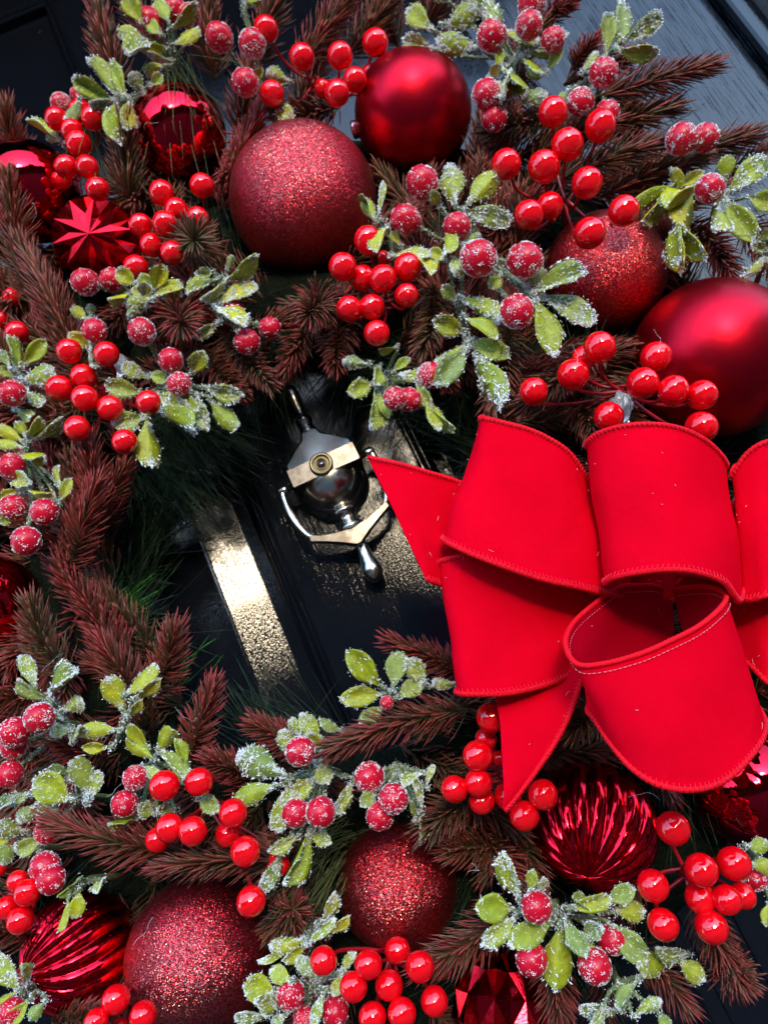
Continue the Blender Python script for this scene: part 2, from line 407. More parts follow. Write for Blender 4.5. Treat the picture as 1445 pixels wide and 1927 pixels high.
b = MB(); b.lathe([(r / 1000, z / 1000) for r, z in [(4.2, -52), (4.4, -57), (4.0, -61), (4.6, -66), (6.0, -71), (6.9, -75), (6.6, -79), (4.6, -82.5), (1.8, -84.3), (.3, -84.6)]], kp(.8, 0, 16), U, XD, N)
b.obj('striker', M_chrome, kn)
# peephole
b = MB(); b.lathe([(r / 1000, z / 1000) for r, z in [(8.0, 0), (8.0, 2.2), (7.4, 3.0), (6.0, 3.2), (5.4, 2.2), (4.6, 2.0), (4.2, 2.8), (3.4, 2.9), (3.0, 1.2)]], kp(-1, 0, 35.6), N, XD, U)
ph = b.obj('peephole', M_brass, kn)
b = MB(); b.lathe([(3.2 / 1000 * math.cos(q), .0008 + 2.0 / 1000 * math.sin(q)) for q in np.linspace(0, 1.5, 8)], kp(-1, 0, 35.6), N, XD, U); b.obj('lens', M_glass, ph)
# swing handle
for s in (-1, 1):
    b = MB(); b.lathe([(r / 1000, z / 1000) for r, z in [(2.2, 24), (2.2, 29), (3.1, 29.4), (3.4, 31), (3.3, 34.6), (2.2, 36)]], kp(0, -1, 23), XD * s, U, N, 20); b.obj('hinge_pin', M_chrome, kn)
arm = cr([(33.2, 0), (34.2, -8), (34.2, -18), (32.4, -29), (29.5, -37), (26.5, -41)], 6)
for s in (-1, 1):
    b = MB(); b.tube([kp(s * x, y, 23 + 3 * i / len(arm)) for i, (x, y) in enumerate(arm)], [.0026 - .0003 * math.sin(i * .3) for i in range(len(arm))], 12)
    b.obj('swing_arm', M_chrome, kn)
inner = [(28.6, -39.6), (22, -42.5), (14, -45), (6, -46.2), (0, -46.6), (-6, -46.2), (-14, -45), (-22, -42.5), (-28.6, -39.6)]
outer = [(-29, -43.2), (-20, -47.6), (-10, -53.2), (-1.5, -58.6), (1.5, -58.6), (10, -53.2), (20, -47.6), (29, -43.2)]
prism('strike_plate', inner + outer, 22, 28.5, .7, M_bar, kn)

# ---------------------------------------------------------------- baubles
def uvsphere(seg, ring, fn=None):
    v = []; f = []
    for j in range(ring + 1):
        ph = math.pi * j / ring
        for i in range(seg):
            th = 2 * math.pi * i / seg; r = fn(th, ph) if fn else 1.
            v.append((r * math.sin(ph) * math.cos(th), r * math.sin(ph) * math.sin(th), r * math.cos(ph)))
    for j in range(ring):
        for i in range(seg): f.append((j * seg + i, (j + 1) * seg + i, (j + 1) * seg + (i + 1) % seg, j * seg + (i + 1) % seg))
    return v, f
SPH = uvsphere(96, 64)
def ballpose(x, y, r, hc):
    """centre and radius of a ball whose outline is centred near pixel (x, y) with short half-axis r px"""
    p = P(x, y, hc); d = np.linalg.norm(p - CAM); z = CAM[2] - p[2]
    return p, r / FP * z * .995
BDISC = []
def bauble(name, x, y, r, hc, m, label, geo=None, axis=None, spin=0, smooth=True, cat='bauble', group=None):
    BDISC.append((x, y, r))
    p, rad = ballpose(x, y, r, hc)
    v, f = geo or SPH
    a, b, z = rframe(unit(axis), spin) if axis is not None else (np.array([1, 0, 0]), np.array([0, 1, 0]), np.array([0, 0, 1]))
    A = np.array([a, b, z]).T * rad
    o = link(name, mesh(name, np.asarray(v) @ A.T, f, smooth), m); o.location = Vector(p)
    tagit(o, label, cat, group); ROOTS.append(o); return o, p, rad
GB = 'red baubles wired into the wreath'
bauble('glitter_bauble', 571, 377, 138, .066, M_glitter, 'large red glitter bauble at the top centre, left of the satin bauble', group=GB)
mb_, pB, rB = bauble('satin_bauble', 777, 212, 110, .070, M_matte, 'smooth satin dark red bauble beside the top glitter bauble', group=GB)
bauble('glitter_bauble', 1137, 514, 113, .062, M_glitter2, 'bright red glitter bauble under berries on the upper right', group=GB)
bauble('satin_bauble', 1340, 677, 150, .068, M_matte, 'largest satin red bauble at the right edge above the bow', group=GB)
bauble('mirror_bauble', 337, 252, 89, .070, M_mirror, 'mirror finish red bauble with green pine needles crossing it', group=GB)
bauble('mirror_bauble', 60, 362, 92, .067, M_mirror, 'mirror finish red bauble above the star cut bauble at upper left edge', group=GB)
bauble('mirror_bauble', -12, 1130, 84, .060, M_mirror, 'mirror finish red bauble cut off by the left edge at mid height', group=GB)
bauble('glitter_bauble', 378, 1796, 138, .070, M_glitter, 'dark red glitter bauble at the bottom left, the largest there', group=GB)
bauble('glitter_bauble', 747, 1666, 113, .066, M_glitter2, 'red glitter bauble in the bottom middle above hanging berries', group=GB)
def flute(n, amp, tw):
    def fn(th, ph):
        w = abs(math.sin(n * .5 * (th + tw * math.cos(ph))))
        return 1 + amp * math.sin(ph) ** .7 * (w ** .8 - .6)
    return fn
FL = uvsphere(300, 72, flute(19, .085, .18))
FL2 = uvsphere(320, 72, flute(19, .085, .14))
bauble('fluted_bauble', 150, 1789, 103, .066, M_fluted, 'shiny fluted red bauble in the lower left corner', FL, (-.67, .03, .737), group=GB)
bauble('fluted_bauble', 1117, 1553, 114, .064, M_fluted, 'shiny fluted red bauble just under the bow', FL2, (-.34, -.47, .817), group=GB)
bauble('fluted_bauble', 1408, 1478, 112, .058, M_mirror, 'shiny dark red bauble half hidden behind the lower bow loop', uvsphere(240, 72, flute(9, .02, .2)), (.5, -.5, .6), group=GB)
def star_geo(n=10):
    rings = [(0, 0, .90), (30, .5, .84), (50, 0, 1.0), (66, .5, .90), (88, 0, 1.0)]
    def pt(pol, az, r):
        pol = math.radians(pol); az = 2 * math.pi * az / n; return (r * math.sin(pol) * math.cos(az), r * math.sin(pol) * math.sin(az), r * math.cos(pol))
    v = [pt(0, 0, .90)]; V1 = []; T1 = []; V2 = []; E_ = []
    for k in range(n): V1.append(len(v)); v.append(pt(30, k + .5, .83))
    for k in range(n): T1.append(len(v)); v.append(pt(50, k, 1.0))
    for k in range(n): V2.append(len(v)); v.append(pt(64, k + .5, .90))
    for k in range(n): E_.append(len(v)); v.append(pt(90, k + .5, .98))
    f = []
    for k in range(n):
        q = (k + 1) % n
        f += [(0, V1[k - 1], T1[k]), (0, T1[k], V1[k]), (T1[k], V2[k], V1[k]), (T1[q], V1[k], V2[k]), (T1[q], V2[k], E_[k]), (T1[q], E_[k], E_[q]) if False else (T1[k], E_[k - 1], V2[k - 1]),
              (T1[k], E_[k - 1], E_[k]) , (T1[k], E_[k], V2[k])]
    # drop duplicates of the two faces that meet at V2
    f = list(dict.fromkeys(f)); m = len(v); f2 = []
    vv = list(v); mp = {}
    for i, p in enumerate(v):
        if abs(p[2]) < 1e-9: mp[i] = i
        else: mp[i] = len(vv); vv.append((p[0], p[1], -p[2]))
    for q in f: f2.append(tuple(mp[i] for i in q)[::-1])
    return vv, f + f2
def diamond_geo(n=9):
    pol = [0, 22, 48, 76, 104, 132, 158, 180]
    def pt(p, az, r): p = math.radians(p); az = 2 * math.pi * az / n; return (r * math.sin(p) * math.cos(az), r * math.sin(p) * math.sin(az), r * math.cos(p))
    v = []; ring = []
    for j, p in enumerate(pol):
        if p in (0, 180): ring.append([len(v)] * n); v.append(pt(p, 0, .93))
        else: ring.append(list(range(len(v), len(v) + n))); v += [pt(p, k + .5 * (j % 2), .92) for k in range(n)]
    f = []
    for j in range(1, len(pol) - 1):
        off = (j % 2)
        for k in range(n):
            L = ring[j][k]; Rr = ring[j][(k + 1) % n]
            T = ring[j - 1][(k + off) % n] if True else 0; B = ring[j + 1][(k + off) % n]
            c = len(v); v.append(pt(pol[j], k + .5 * off + .5, 1.0))
            f += [(c, T, L), (c, L, B), (c, B, Rr), (c, Rr, T)]
    return v, f
bauble('faceted_bauble', 188, 458, 92, .066, M_facet, 'faceted red bauble with a ten pointed star at upper left', star_geo(), (.14, -.137, .98), .3, False, group=GB)
bauble('faceted_bauble', 948, 1893, 102, .070, M_facet, 'diamond cut red bauble cut off by the bottom edge', diamond_geo(10), (.07, .89, -.40), .2, False, group=GB)
# cap of the satin bauble, just showing on its left
rt = mb_
b = MB(); ax = unit([-.93, -.22, -.10]); a_, b_, _ = rframe(ax)
b.lathe([(.006, rB * .96), (.0062, rB * 1.06), (.0055, rB * 1.09), (.001, rB * 1.10)], pB, ax, a_, b_, 24); b.obj('cap', M_cap, rt)
# seam line and scratch: thin raised lines
b = MB(); q = unit([.62, .2, .3])
def on_ball(p, r, x, y):
    d = unit(P(x, y, .1) - CAM); oc = CAM - p; B_ = oc.dot(d); t = -B_ - math.sqrt(max(0, B_ * B_ - oc.dot(oc) + r * r)); return CAM + d * t
b.tube([on_ball(pB, rB * 1.0005, x, y) for x, y in cr([(816, 107), (832, 132), (843, 160), (849, 190), (850, 206)], 6)], .00016, 5); b.obj('seam', M_matte, rt)

# ---------------------------------------------------------------- glossy berry picks
def berry_geo(kind):
    def fn(th, ph):
        r = 1 + .05 * math.cos(ph) ** 2
        if kind == 1 and ph < .5: r -= .05 * math.exp(-(ph / .12) ** 2)
        if kind == 2: r -= .02 * math.exp(-((ph - 1.1 - .2 * math.sin(th)) / .05) ** 2)
        return r
    return uvsphere(32, 22, fn)
BM = []
for k in range(3):
    v, f = berry_geo(k); me = mesh('berry', v, f); me.materials.append(M_berry); BM.append(me)
GP = 'sprays of glossy red berries'
def berry_pick(label, bl, hub, hb, hh, hs=None):
    """bl: (x, y, r[, h]) in photo pixels; hub: pixel where the stems join"""
    hp = P(hub[0], hub[1], hh); rt = root('berry_pick', hp, label, 'berries', GP)
    st = MB()
    for i, q in enumerate(bl):
        x, y, r = q[:3]; h = q[3] if len(q) > 3 else hb + R.uniform(-.004, .004)
        if r < 20 and len(q) < 4: h = hb - .02
        p = P(x, y, h); rad = r * mpp(p) * .97
        out = unit(p - hp + N * .02 + NR.normal(0, .004, 3)); ax = unit(out * .5 + N * .5)
        a, b_, z = rframe(ax, R.uniform(0, 6))
        o = link('berry', BM[R.choice((0, 0, 1, 2))], None, rt)
        o.matrix_local = Matrix.Translation(-Vector(hp)) @ m4(a, b_, z, p, (rad * R.uniform(.965, 1.02), rad * R.uniform(.965, 1.02), rad * R.uniform(.95, 1.03)))
        p0 = hp + NR.normal(0, .0015, 3); p3 = p - ax * rad * .9; p2 = p3 - (ax * .6 + out * .4) * .012 - N * .004; p1 = p0 * .5 + p2 * .5 - N * .004
        st.tube(cr([p0, p1, p2, p3], 5), .00105, 7)
        st.tube([p3 - ax * .0012, p3 + ax * .001], [.0012, .0022], 8)
    st.tube([hp, hp - N * .02 + np.array([.003, -.004, 0])], .0016, 8)
    st.obj('stem', M_stemred, rt)
berry_pick('glossy red berries in a chain left of the mirror bauble, upper left', [(107, 224, 22), (152, 209, 22, .096), (176, 222, 23, .104), (137, 246, 22), (149, 271, 24), (125, 314, 22), (165, 314, 22), (184, 356, 23), (157, 178, 16), (118, 338, 18)], (140, 300), .104, .065)
berry_pick('glossy red berries between the star cut bauble and the big glitter bauble', [(305, 363, 24), (380, 349, 23), (332, 395, 23), (265, 423, 22), (310, 420, 24, .110), (372, 411, 22), (287, 461, 23), (325, 476, 23), (256, 503, 24)], (320, 450), .105, .07)
berry_pick('glossy red berries on stems above the glitter bauble at the top', [(501, 55, 24), (568, 107, 25), (640, 105, 25), (706, 80, 25), (512, 176, 24), (634, 175, 25, .108), (668, 150, 23), (697, 138, 18), (606, 166, 17)], (590, 150), .104, .07)
berry_pick('glossy red berries with long stems at the upper right', [(1040, 211, 28), (1129, 237, 30, .116), (1067, 272, 31, .116), (1023, 314, 31), (952, 309, 29), (1104, 344, 30), (995, 404, 29), (1034, 387, 26, .10), (1173, 397, 30, .118), (1109, 439, 31, .120)], (1062, 380), .111, .085)
berry_pick('glossy red berries hanging right under the top glitter bauble', [(645, 502, 27, .116), (682, 523, 25, .105), (720, 524, 27, .116), (766, 503, 27), (692, 452, 27), (765, 556, 24), (657, 581, 25), (700, 578, 25), (709, 627, 25), (723, 485, 14)], (725, 555), .110, .075)
berry_pick('glossy red berries in front of the large satin bauble above the bow', [(1128, 654, 31, .122), (1098, 674, 24, .110), (1078, 705, 31, .120), (1004, 737, 28), (1234, 672, 30, .122), (1209, 721, 31, .128), (1266, 735, 30, .130), (1320, 744, 30, .128), (1319, 804, 31, .128), (1145, 784, 29, .11)], (1170, 740), .117, .085)
berry_pick('glossy red berries at left between two frosted sprigs', [(131, 661, 24), (201, 666, 24), (158, 709, 25), (112, 730, 25), (160, 749, 26), (208, 768, 25), (146, 806, 25), (235, 831, 25), (280, 757, 24, .122), (192, 739, 14)], (190, 740), .112, .07)
berry_pick('glossy red berries cut off by the left edge near the star cut bauble', [(24, 560, 19), (5, 602, 18), (33, 625, 22, .10), (-3, 644, 14)], (20, 600), .09, .06)
berry_pick('glossy red berries trailing down onto the bottom left glitter bauble', [(310, 1478, 29), (375, 1471, 27), (439, 1530, 28, .122), (320, 1558, 27), (363, 1564, 28, .122), (298, 1580, 24, .108), (429, 1570, 24, .108), (462, 1602, 29), (473, 1696, 29, .122), (523, 1627, 23, .098)], (385, 1515), .116, .085)
berry_pick('glossy red berries above the fluted bauble in the lower left', [(34, 1658, 20), (52, 1680, 25, .122), (14, 1708, 22), (39, 1732, 26), (0, 1637, 13)], (25, 1690), .117, .08)
berry_pick('glossy red berries at the bottom edge between two baubles', [(219, 1881, 27), (182, 1923, 24), (270, 1912, 27), (225, 1935, 18)], (250, 1900), .116, .08)
berry_pick('glossy red berries hanging under the bottom middle glitter bauble', [(609, 1808, 27), (693, 1815, 27, .122), (748, 1789, 25, .10), (790, 1819, 28), (665, 1857, 27), (732, 1854, 28), (817, 1884, 27), (756, 1907, 28), (701, 1913, 27)], (735, 1800), .118, .085)
berry_pick('glossy red berries around the hanging tail of the bow', [(924, 1350, 29), (899, 1422, 30, .122), (914, 1391, 22, .106), (900, 1473, 27), (855, 1485, 26), (906, 1508, 25, .112), (955, 1498, 27, .11), (1021, 1495, 29), (986, 1535, 29), (941, 1427, 16, .10)], (945, 1460), .116, .085)
berry_pick('glossy red berries at the lower right below the bow loop', [(1266, 1559, 32), (1319, 1637, 32, .128), (1380, 1625, 32), (1228, 1667, 31), (1317, 1690, 30), (1367, 1693, 28, .124), (1396, 1686, 25, .112), (1247, 1740, 30), (1338, 1745, 31)], (1290, 1640), .120, .085)

# ---------------------------------------------------------------- frosted sprigs
def leaf_geo(fold, curl, wav, seed):
    rg = random.Random(seed); nl, nw = 13, 6; top = []
    for i in range(nl + 1):
        t = .15 * i / nl + .85 * math.sin(math.pi / 2 * i / nl)
        w = .30 * (math.sqrt(max(.004, 1 - ((t - .60) / .405) ** 2)) if t > .60 else .10 + .90 * math.sin(math.pi / 2 * t / .60) ** 1.5)
        for j in range(nw + 1):
            s = j / nw * 2 - 1
            x = s * w; z = fold * abs(s) * w * 2.0 - curl * t * t + wav * math.sin(t * 9 + s * 2 + seed) * .02 * abs(s)
            top.append((x + .02 * math.sin(t * 4 + seed), t, z))
    m = len(top); v = top + [(x, y, z - .028 - (.012 if abs(abs((i % (nw + 1)) / nw * 2 - 1)) < .2 else 0)) for i, (x, y, z) in enumerate(top)]
    f = []
    for i in range(nl):
        for j in range(nw):
            k = i * (nw + 1) + j; f.append((k, k + 1, k + nw + 2, k + nw + 1)); f.append((m + k, m + k + nw + 1, m + k + nw + 2, m + k + 1))
        k = i * (nw + 1); f.append((k, k + nw + 1, m + k + nw + 1, m + k)); k += nw; f.append((k, m + k, m + k + nw + 1, k + nw + 1))
    for j in range(nw): f.append((nl * (nw + 1) + j, nl * (nw + 1) + j + 1, m + nl * (nw + 1) + j + 1, m + nl * (nw + 1) + j)); f.append((j, m + j, m + j + 1, j + 1))
    return np.array(v), f, m
LV = []
for k, (fo, cu, wa) in enumerate([(.25, .12, 1), (-.15, .16, .6), (.45, -.10, 1.2), (.10, .26, .8), (.30, .05, 1.6), (-.3, .10, 1)]):
    v, f, m = leaf_geo(fo, cu, wa, k)
    rg = np.random.RandomState(k); rib = []
    frosts = []
    for dens in (90, 230, 480):
        pos = []; nr = []
        while len(pos) < dens:
            i = rg.randint(m); p = v[i] + rg.uniform(-.05, .05, 3) * (1, 1, .0)
            j = i % 7; edge = abs(j - 3) / 3; t = v[i][1]
            keep = .25 + .28 * edge ** 3 + .45 * (t < .3) + .35 * (t > .8)
            if dens > 300: keep += .5
            keep *= .15 + 1.3 * (mnoise.noise(Vector((p[0] * 6 + k, p[1] * 6, dens))) > -.08)
            if rg.rand() < keep: pos.append(p + np.array([0, 0, .004])); nr.append(np.array([0, -.1, 1.]) + rg.normal(0, .25, 3))
        fv, ff = flakes(pos, nr, .052 if dens < 300 else .056, rg, .2)
        me = mesh('frost', fv, ff, False); me.materials.append(M_frost); frosts.append(me)
    ms = []
    for mm in (M_leafy, M_leafg, M_leafb):
        me = mesh('leaf', v, f); me.materials.append(mm); ms.append(me)
    LV.append((ms, frosts))
FB = []
for k in range(5):
    rg = np.random.RandomState(50 + k)
    v, f = uvsphere(28, 20, lambda th, ph: 1 + .06 * math.cos(ph) ** 2); me = mesh('frosted_berry', v, f); me.materials.append(M_fberry)
    pos = []; nr = []; n_ = (300, 440, 560, 380, 820)[k]; bias = unit(rg.normal(0, 1, 3))
    while len(pos) < n_:
        d = unit(rg.normal(0, 1, 3)); w = .06 + 1.2 * (mnoise.noise(Vector(d * 2.3) + Vector((k * 5, 0, 0))) > .10) + .5 * (d.dot(bias) > .5)
        if rg.rand() < w * .7: pos.append(d * (1.0 + .05 * d[2] ** 2)); nr.append(d)
    fv, ff = flakes(pos, nr, .125, rg, .3); m2 = mesh('frost', fv, ff, False); m2.materials.append(M_frost)
    FB.append((me, m2))
GS = 'frosted leaf and berry sprigs'
TO = {'A': (0, 0, 2.89), 'B': (450, 0, 2.89), 'C': (900, 0, 2.651), 'D': (0, 450, 2.89), 'E': (450, 450, 2.89), 'F': (900, 450, 2.651),
      'G': (0, 900, 2.89), 'H': (0, 1350, 2.89), 'I': (450, 1200, 2.89), 'J': (450, 1550, 2.89), 'K': (900, 1350, 2.651)}
def sprig(label, hub, leaves, berries, tone=1, hl=.108, hh=.075, fr=1, hbz=.112):
    """leaves: (region, bx, by, tx, ty, width); berries: (x, y, r[, h]) photo px; tone 0 yellow, 1 green, 2 blue green"""
    hp = P(hub[0], hub[1], hh); rt = root('frosted_sprig', hp, label, 'sprig', GS); T = Matrix.Translation(-Vector(hp))
    st = MB(); sp = []
    # the main twig runs from deep in the wreath through the hub
    rootp = hp - N * .035 + np.array([0.004, -.004, 0]); st.tube(cr([rootp, hp - N * .01, hp], 4), .0017, 8)
    for i, q in enumerate(leaves):
        reg = q[0]; ox, oy, s = TO[reg]
        bx, by, tx, ty, w = q[1] / s + ox, q[2] / s + oy, q[3] / s + ox, q[4] / s + oy, q[5] / s
        dh = R.uniform(-.003, .008); hq = hl + R.uniform(-.004, .004)
        p0 = P(bx, by, hq - .004); p1 = P(tx, ty, hq + dh)
        L = np.linalg.norm(p1 - p0); y = (p1 - p0) / L; p0 = p0 - y * L * .05; L *= 1.12; wm = 1.08 * w * mpp((p0 + p1) / 2)
        asp = wm / L; true = max(.48, min(.80, asp)) if asp > .42 else .52
        c = max(.22, min(1, asp / true)); roll = math.acos(c) * R.choice((-1, 1))
        view = unit(CAM - (p0 + p1) / 2); x = unit(np.cross(y, view)); z = np.cross(x, y)
        x2 = x * math.cos(roll) + z * math.sin(roll); z2 = np.cross(x2, y)
        tn = tone if R.random() < .72 else (tone + 1) % 3 if tone < 2 else 1
        kvar = R.randrange(6); ms, frs = LV[kvar]
        lo = link('leaf', ms[tn], None, rt); lo.matrix_local = T @ m4(x2, y, z2, p0, (L * true / .62, L, L))
        fi = R.choices((0, 1, 2), ((.5, .4, .1), (.2, .5, .3), (.05, .3, .65))[fr])[0]
        fo = link('frost', frs[fi], None, lo); tagit(fo, kind='stuff')
        e = p0 + y * L * .06
        mid = hp * .45 + p0 * .55 - N * .003 - y * .004 * 0
        c_ = cr([hp, mid, p0 - y * L * .12 if np.linalg.norm(p0 - hp) > .3 * L else p0 - y * .001, e], 5); st.tube(c_, np.linspace(.0013, .0008, len(c_)), 6); sp.append(c_)
    for q in berries:
        x, y, r = q[:3]; h = q[3] if len(q) > 3 else hbz + R.uniform(-.003, .003)
        p = P(x, y, h); rad = r * mpp(p) * .93
        a, b_, z = rframe(unit(p - hp + N * .012), R.uniform(0, 6)); me, fm = FB[R.randrange(5)]
        o = link('frosted_berry', me, None, rt); o.matrix_local = T @ m4(a, b_, z, p, (rad, rad, rad * 1.03))
        fo = link('frost', fm, None, o); tagit(fo, kind='stuff')
        c_ = cr([hp, (hp + p) / 2 - N * .006, p - z * rad], 6); st.tube(c_, .0011, 7); sp.append(c_)
    so = st.obj('stem', M_stemg, rt)
    # frost crusted on the twigs
    pos = []; nr = []
    for c_ in sp:
        L = np.linalg.norm(np.diff(c_, axis=0), axis=1).sum(); n_ = int(L * 3300 * (.5 + .4 * fr))
        for k in range(n_):
            t = NR.rand() * (len(c_) - 1.01); i = int(t); d = unit(NR.normal(0, 1, 3) + N * .5); pos.append(c_[i] * (1 - t + i) + c_[i + 1] * (t - i) + d * (.0011 + abs(NR.normal(0, .0009)))); nr.append(d)
    fv, ff = flakes(pos, nr, .00105, NR, .3); b = MB(); b.add(fv, ff)
    fo = b.obj('frost', M_frost, so, False, hp); tagit(fo, kind='stuff')

sprig('yellow green sprig with little frost over red berries at the top left', (322, 118), [('A', 770, 120, 700, 0, 100), ('A', 780, 215, 648, 165, 85), ('A', 790, 240, 700, 320, 95), ('A', 910, 110, 850, -20, 90), ('A', 940, 150, 1065, 35, 70), ('A', 875, 185, 800, 110, 70), ('A', 915, 265, 790, 265, 60), ('A', 950, 235, 1060, 160, 60), ('A', 930, 330, 810, 315, 40), ('A', 890, 360, 800, 390, 70)],
      [(283, 43, 27, .098), (330, 20, 23, .096), (357, 30, 22, .096), (322, 0, 20, .096)], 0, fr=0)
sprig('green frosted sprig above the chain of berries at upper left', (218, 188), [('A', 600, 540, 420, 440, 95), ('A', 620, 500, 470, 345, 80), ('A', 690, 520, 590, 365, 110), ('A', 780, 500, 720, 410, 90), ('A', 820, 460, 880, 410, 80), ('A', 640, 570, 655, 715, 95), ('A', 710, 570, 715, 650, 70), ('A', 610, 560, 510, 570, 60), ('A', 430, 540, 360, 620, 60)],
      [(115, 193, 19, .098), (150, 178, 17, .094)], 1, fr=1)
sprig('thin frosted leaf tip poking out at the upper left edge', (122, 270), [('A', 330, 770, 165, 655, 30), ('A', 320, 760, 255, 740, 50)], [], 2, .10, .07)
sprig('three frosted red berries left of the stemmed berries at the top', (490, 160), [('B', 270, 440, 165, 400, 80), ('B', 200, 560, 265, 640, 90), ('B', 90, 440, 125, 370, 45), ('B', 30, 30, 100, -20, 80), ('B', 40, -10, 150, -30, 80)],
      [(413, 70, 27), (475, 82, 27), (462, 155, 27)], 1, .10, .07)
sprig('heavily frosted leafy sprig with five berries at the top right of the satin bauble', (968, 110), [('B', 1040, 150, 910, 40, 110), ('B', 1130, 130, 1290, 60, 120), ('B', 1270, 260, 1090, 230, 120), ('B', 1045, 265, 900, 215, 80),
      ('C', 290, 230, 430, 160, 60), ('C', 130, 150, 290, 170, 45), ('C', 130, 340, 260, 430, 80), ('C', 190, 490, 320, 490, 75), ('C', 150, 390, 140, 500, 90), ('C', 340, 350, 410, 250, 50), ('C', 100, 340, 110, 255, 45), ('C', 260, 260, 390, 245, 45), ('C', 230, 290, 330, 350, 40),
      ('C', 30, -20, 60, 100, 60), ('C', 20, 60, -30, -40, 70), ('B', 1130, 0, 1060, -60, 80), ('C', 60, 380, 100, 330, 50)],
      [(925, 68, 30), (1000, 8, 28), (995, 48, 27, .118), (1040, 75, 24), (915, 177, 29), (930, 222, 26, .10)], 1, fr=2)
sprig('upright frosted sprig against the blue reflecting door at top right', (1132, 122), [('C', 690, 220, 770, 0, 100), ('C', 740, 200, 920, 90, 90), ('C', 700, 250, 880, 270, 80), ('C', 630, 270, 630, 100, 75), ('C', 520, 350, 580, 255, 40), ('C', 440, 460, 430, 500, 40)],
      [(1135, 137, 29), (1092, 192, 27, .10), (1142, 213, 25, .10)], 2, .106, .08, 1)
sprig('pair of frosted red berries without leaves near the right edge', (1298, 290), [], [(1282, 262, 31, .112), (1325, 260, 28, .105)], 1, hh=.08)
sprig('big leaved green sprig at the right edge with one frosted berry', (1355, 368), [('C', 1250, 950, 1440, 790, 120), ('C', 1350, 990, 1480, 1010, 120), ('C', 1240, 1010, 1360, 1180, 120), ('C', 1230, 890, 1240, 790, 110), ('C', 1180, 1040, 1140, 1150, 90), ('C', 1400, 860, 1500, 790, 90)],
      [(1335, 355, 29, .118)], 1, .108, .08, 1)
sprig('folded pale green sprig left of the frosted berry at the right edge', (1278, 385), [('C', 1080, 960, 950, 1060, 60), ('C', 1070, 930, 1050, 1090, 110), ('C', 1000, 970, 955, 860, 55), ('C', 950, 940, 800, 1070, 60), ('C', 930, 960, 850, 1100, 50), ('C', 1000, 930, 1110, 860, 60), ('C', 990, 1120, 1100, 1280, 90), ('C', 1010, 1120, 990, 1330, 70), ('C', 980, 1120, 940, 1270, 50)],
      [], 0, .104, .075, 1)
sprig('large heavily frosted sprig with six white crusted berries in the upper middle', (905, 470), [('B', 1170, 1090, 1140, 900, 130), ('B', 1260, 1100, 1400, 930, 130), ('B', 1240, 1150, 1440, 1200, 110), ('B', 1130, 1240, 1110, 1350, 70),
      ('F', 290, 260, 520, 190, 100), ('F', 330, 290, 555, 370, 110), ('F', 290, 320, 390, 510, 110), ('F', 60, 60, 20, 130, 80), ('F', 240, 230, 330, 160, 70), ('B', 1230, 1330, 1300, 1280, 50), ('B', 1090, 1120, 1060, 1060, 60), ('B', 1250, 1420, 1180, 1470, 90), ('F', 110, 190, 60, 240, 70)],
      [(795, 344, 32, .114), (763, 413, 29), (860, 427, 28), (900, 486, 37, .128), (987, 490, 36, .124), (972, 586, 34, .122)], 2, .114, .085, 2)
sprig('small yellow green frosted leaves overlapping the right rim of the top glitter bauble', (735, 440), [('B', 740, 1190, 665, 1080, 70), ('B', 760, 1150, 755, 1000, 35), ('B', 800, 1240, 750, 1350, 60), ('B', 850, 1390, 1010, 1350, 50), ('B', 690, 1100, 665, 1070, 30), ('B', 870, 1330, 830, 1260, 50), ('B', 990, 1400, 1040, 1480, 60)],
      [], 0, .112, .09, 2)
sprig('frosted sprig with a long drooping leaf below the six crusted berries', (876, 632), [('E', 1220, 500, 1070, 450, 110), ('E', 1220, 330, 1380, 430, 110), ('E', 1240, 430, 1390, 520, 70), ('E', 1270, 550, 1450, 630, 110), ('E', 1290, 630, 1370, 880, 130), ('E', 1230, 570, 1080, 650, 70), ('E', 1230, 610, 1090, 770, 130), ('E', 1170, 330, 1110, 260, 70), ('E', 1200, 200, 1150, 100, 60), ('E', 1120, 120, 1040, 60, 70)],
      [], 1, .110, .08, 2)
sprig('frosted sprig with paired berries hanging at the top of the wreath opening', (722, 712), [('E', 1030, 690, 900, 720, 60), ('E', 720, 790, 610, 830, 100), ('E', 745, 820, 700, 1020, 95), ('E', 970, 780, 1030, 900, 70), ('E', 1020, 880, 1090, 990, 70), ('E', 1000, 910, 1110, 1050, 50), ('E', 700, 680, 580, 670, 70), ('E', 850, 590, 760, 590, 40), ('E', 840, 720, 920, 650, 50), ('E', 770, 860, 810, 960, 70), ('E', 760, 700, 740, 780, 70)],
      [(743, 750, 24, .112), (770, 752, 25, .104), (810, 706, 27, .104)], 1, .102, .075, 1)
sprig('yellow green rosette of leaves right of a frosted berry under the star cut bauble', (262, 552), [('D', 740, 240, 640, 180, 95), ('D', 840, 270, 890, 145, 95), ('D', 820, 260, 770, 195, 80), ('D', 830, 330, 730, 270, 80), ('D', 820, 330, 690, 350, 70), ('D', 850, 300, 970, 250, 60), ('D', 790, 380, 720, 420, 50), ('D', 700, 300, 590, 310, 40), ('D', 780, 300, 790, 240, 90), ('D', 900, 310, 990, 300, 60)],
      [(161, 531, 27), (212, 527, 24, .100)], 0, .110, .08, 1)
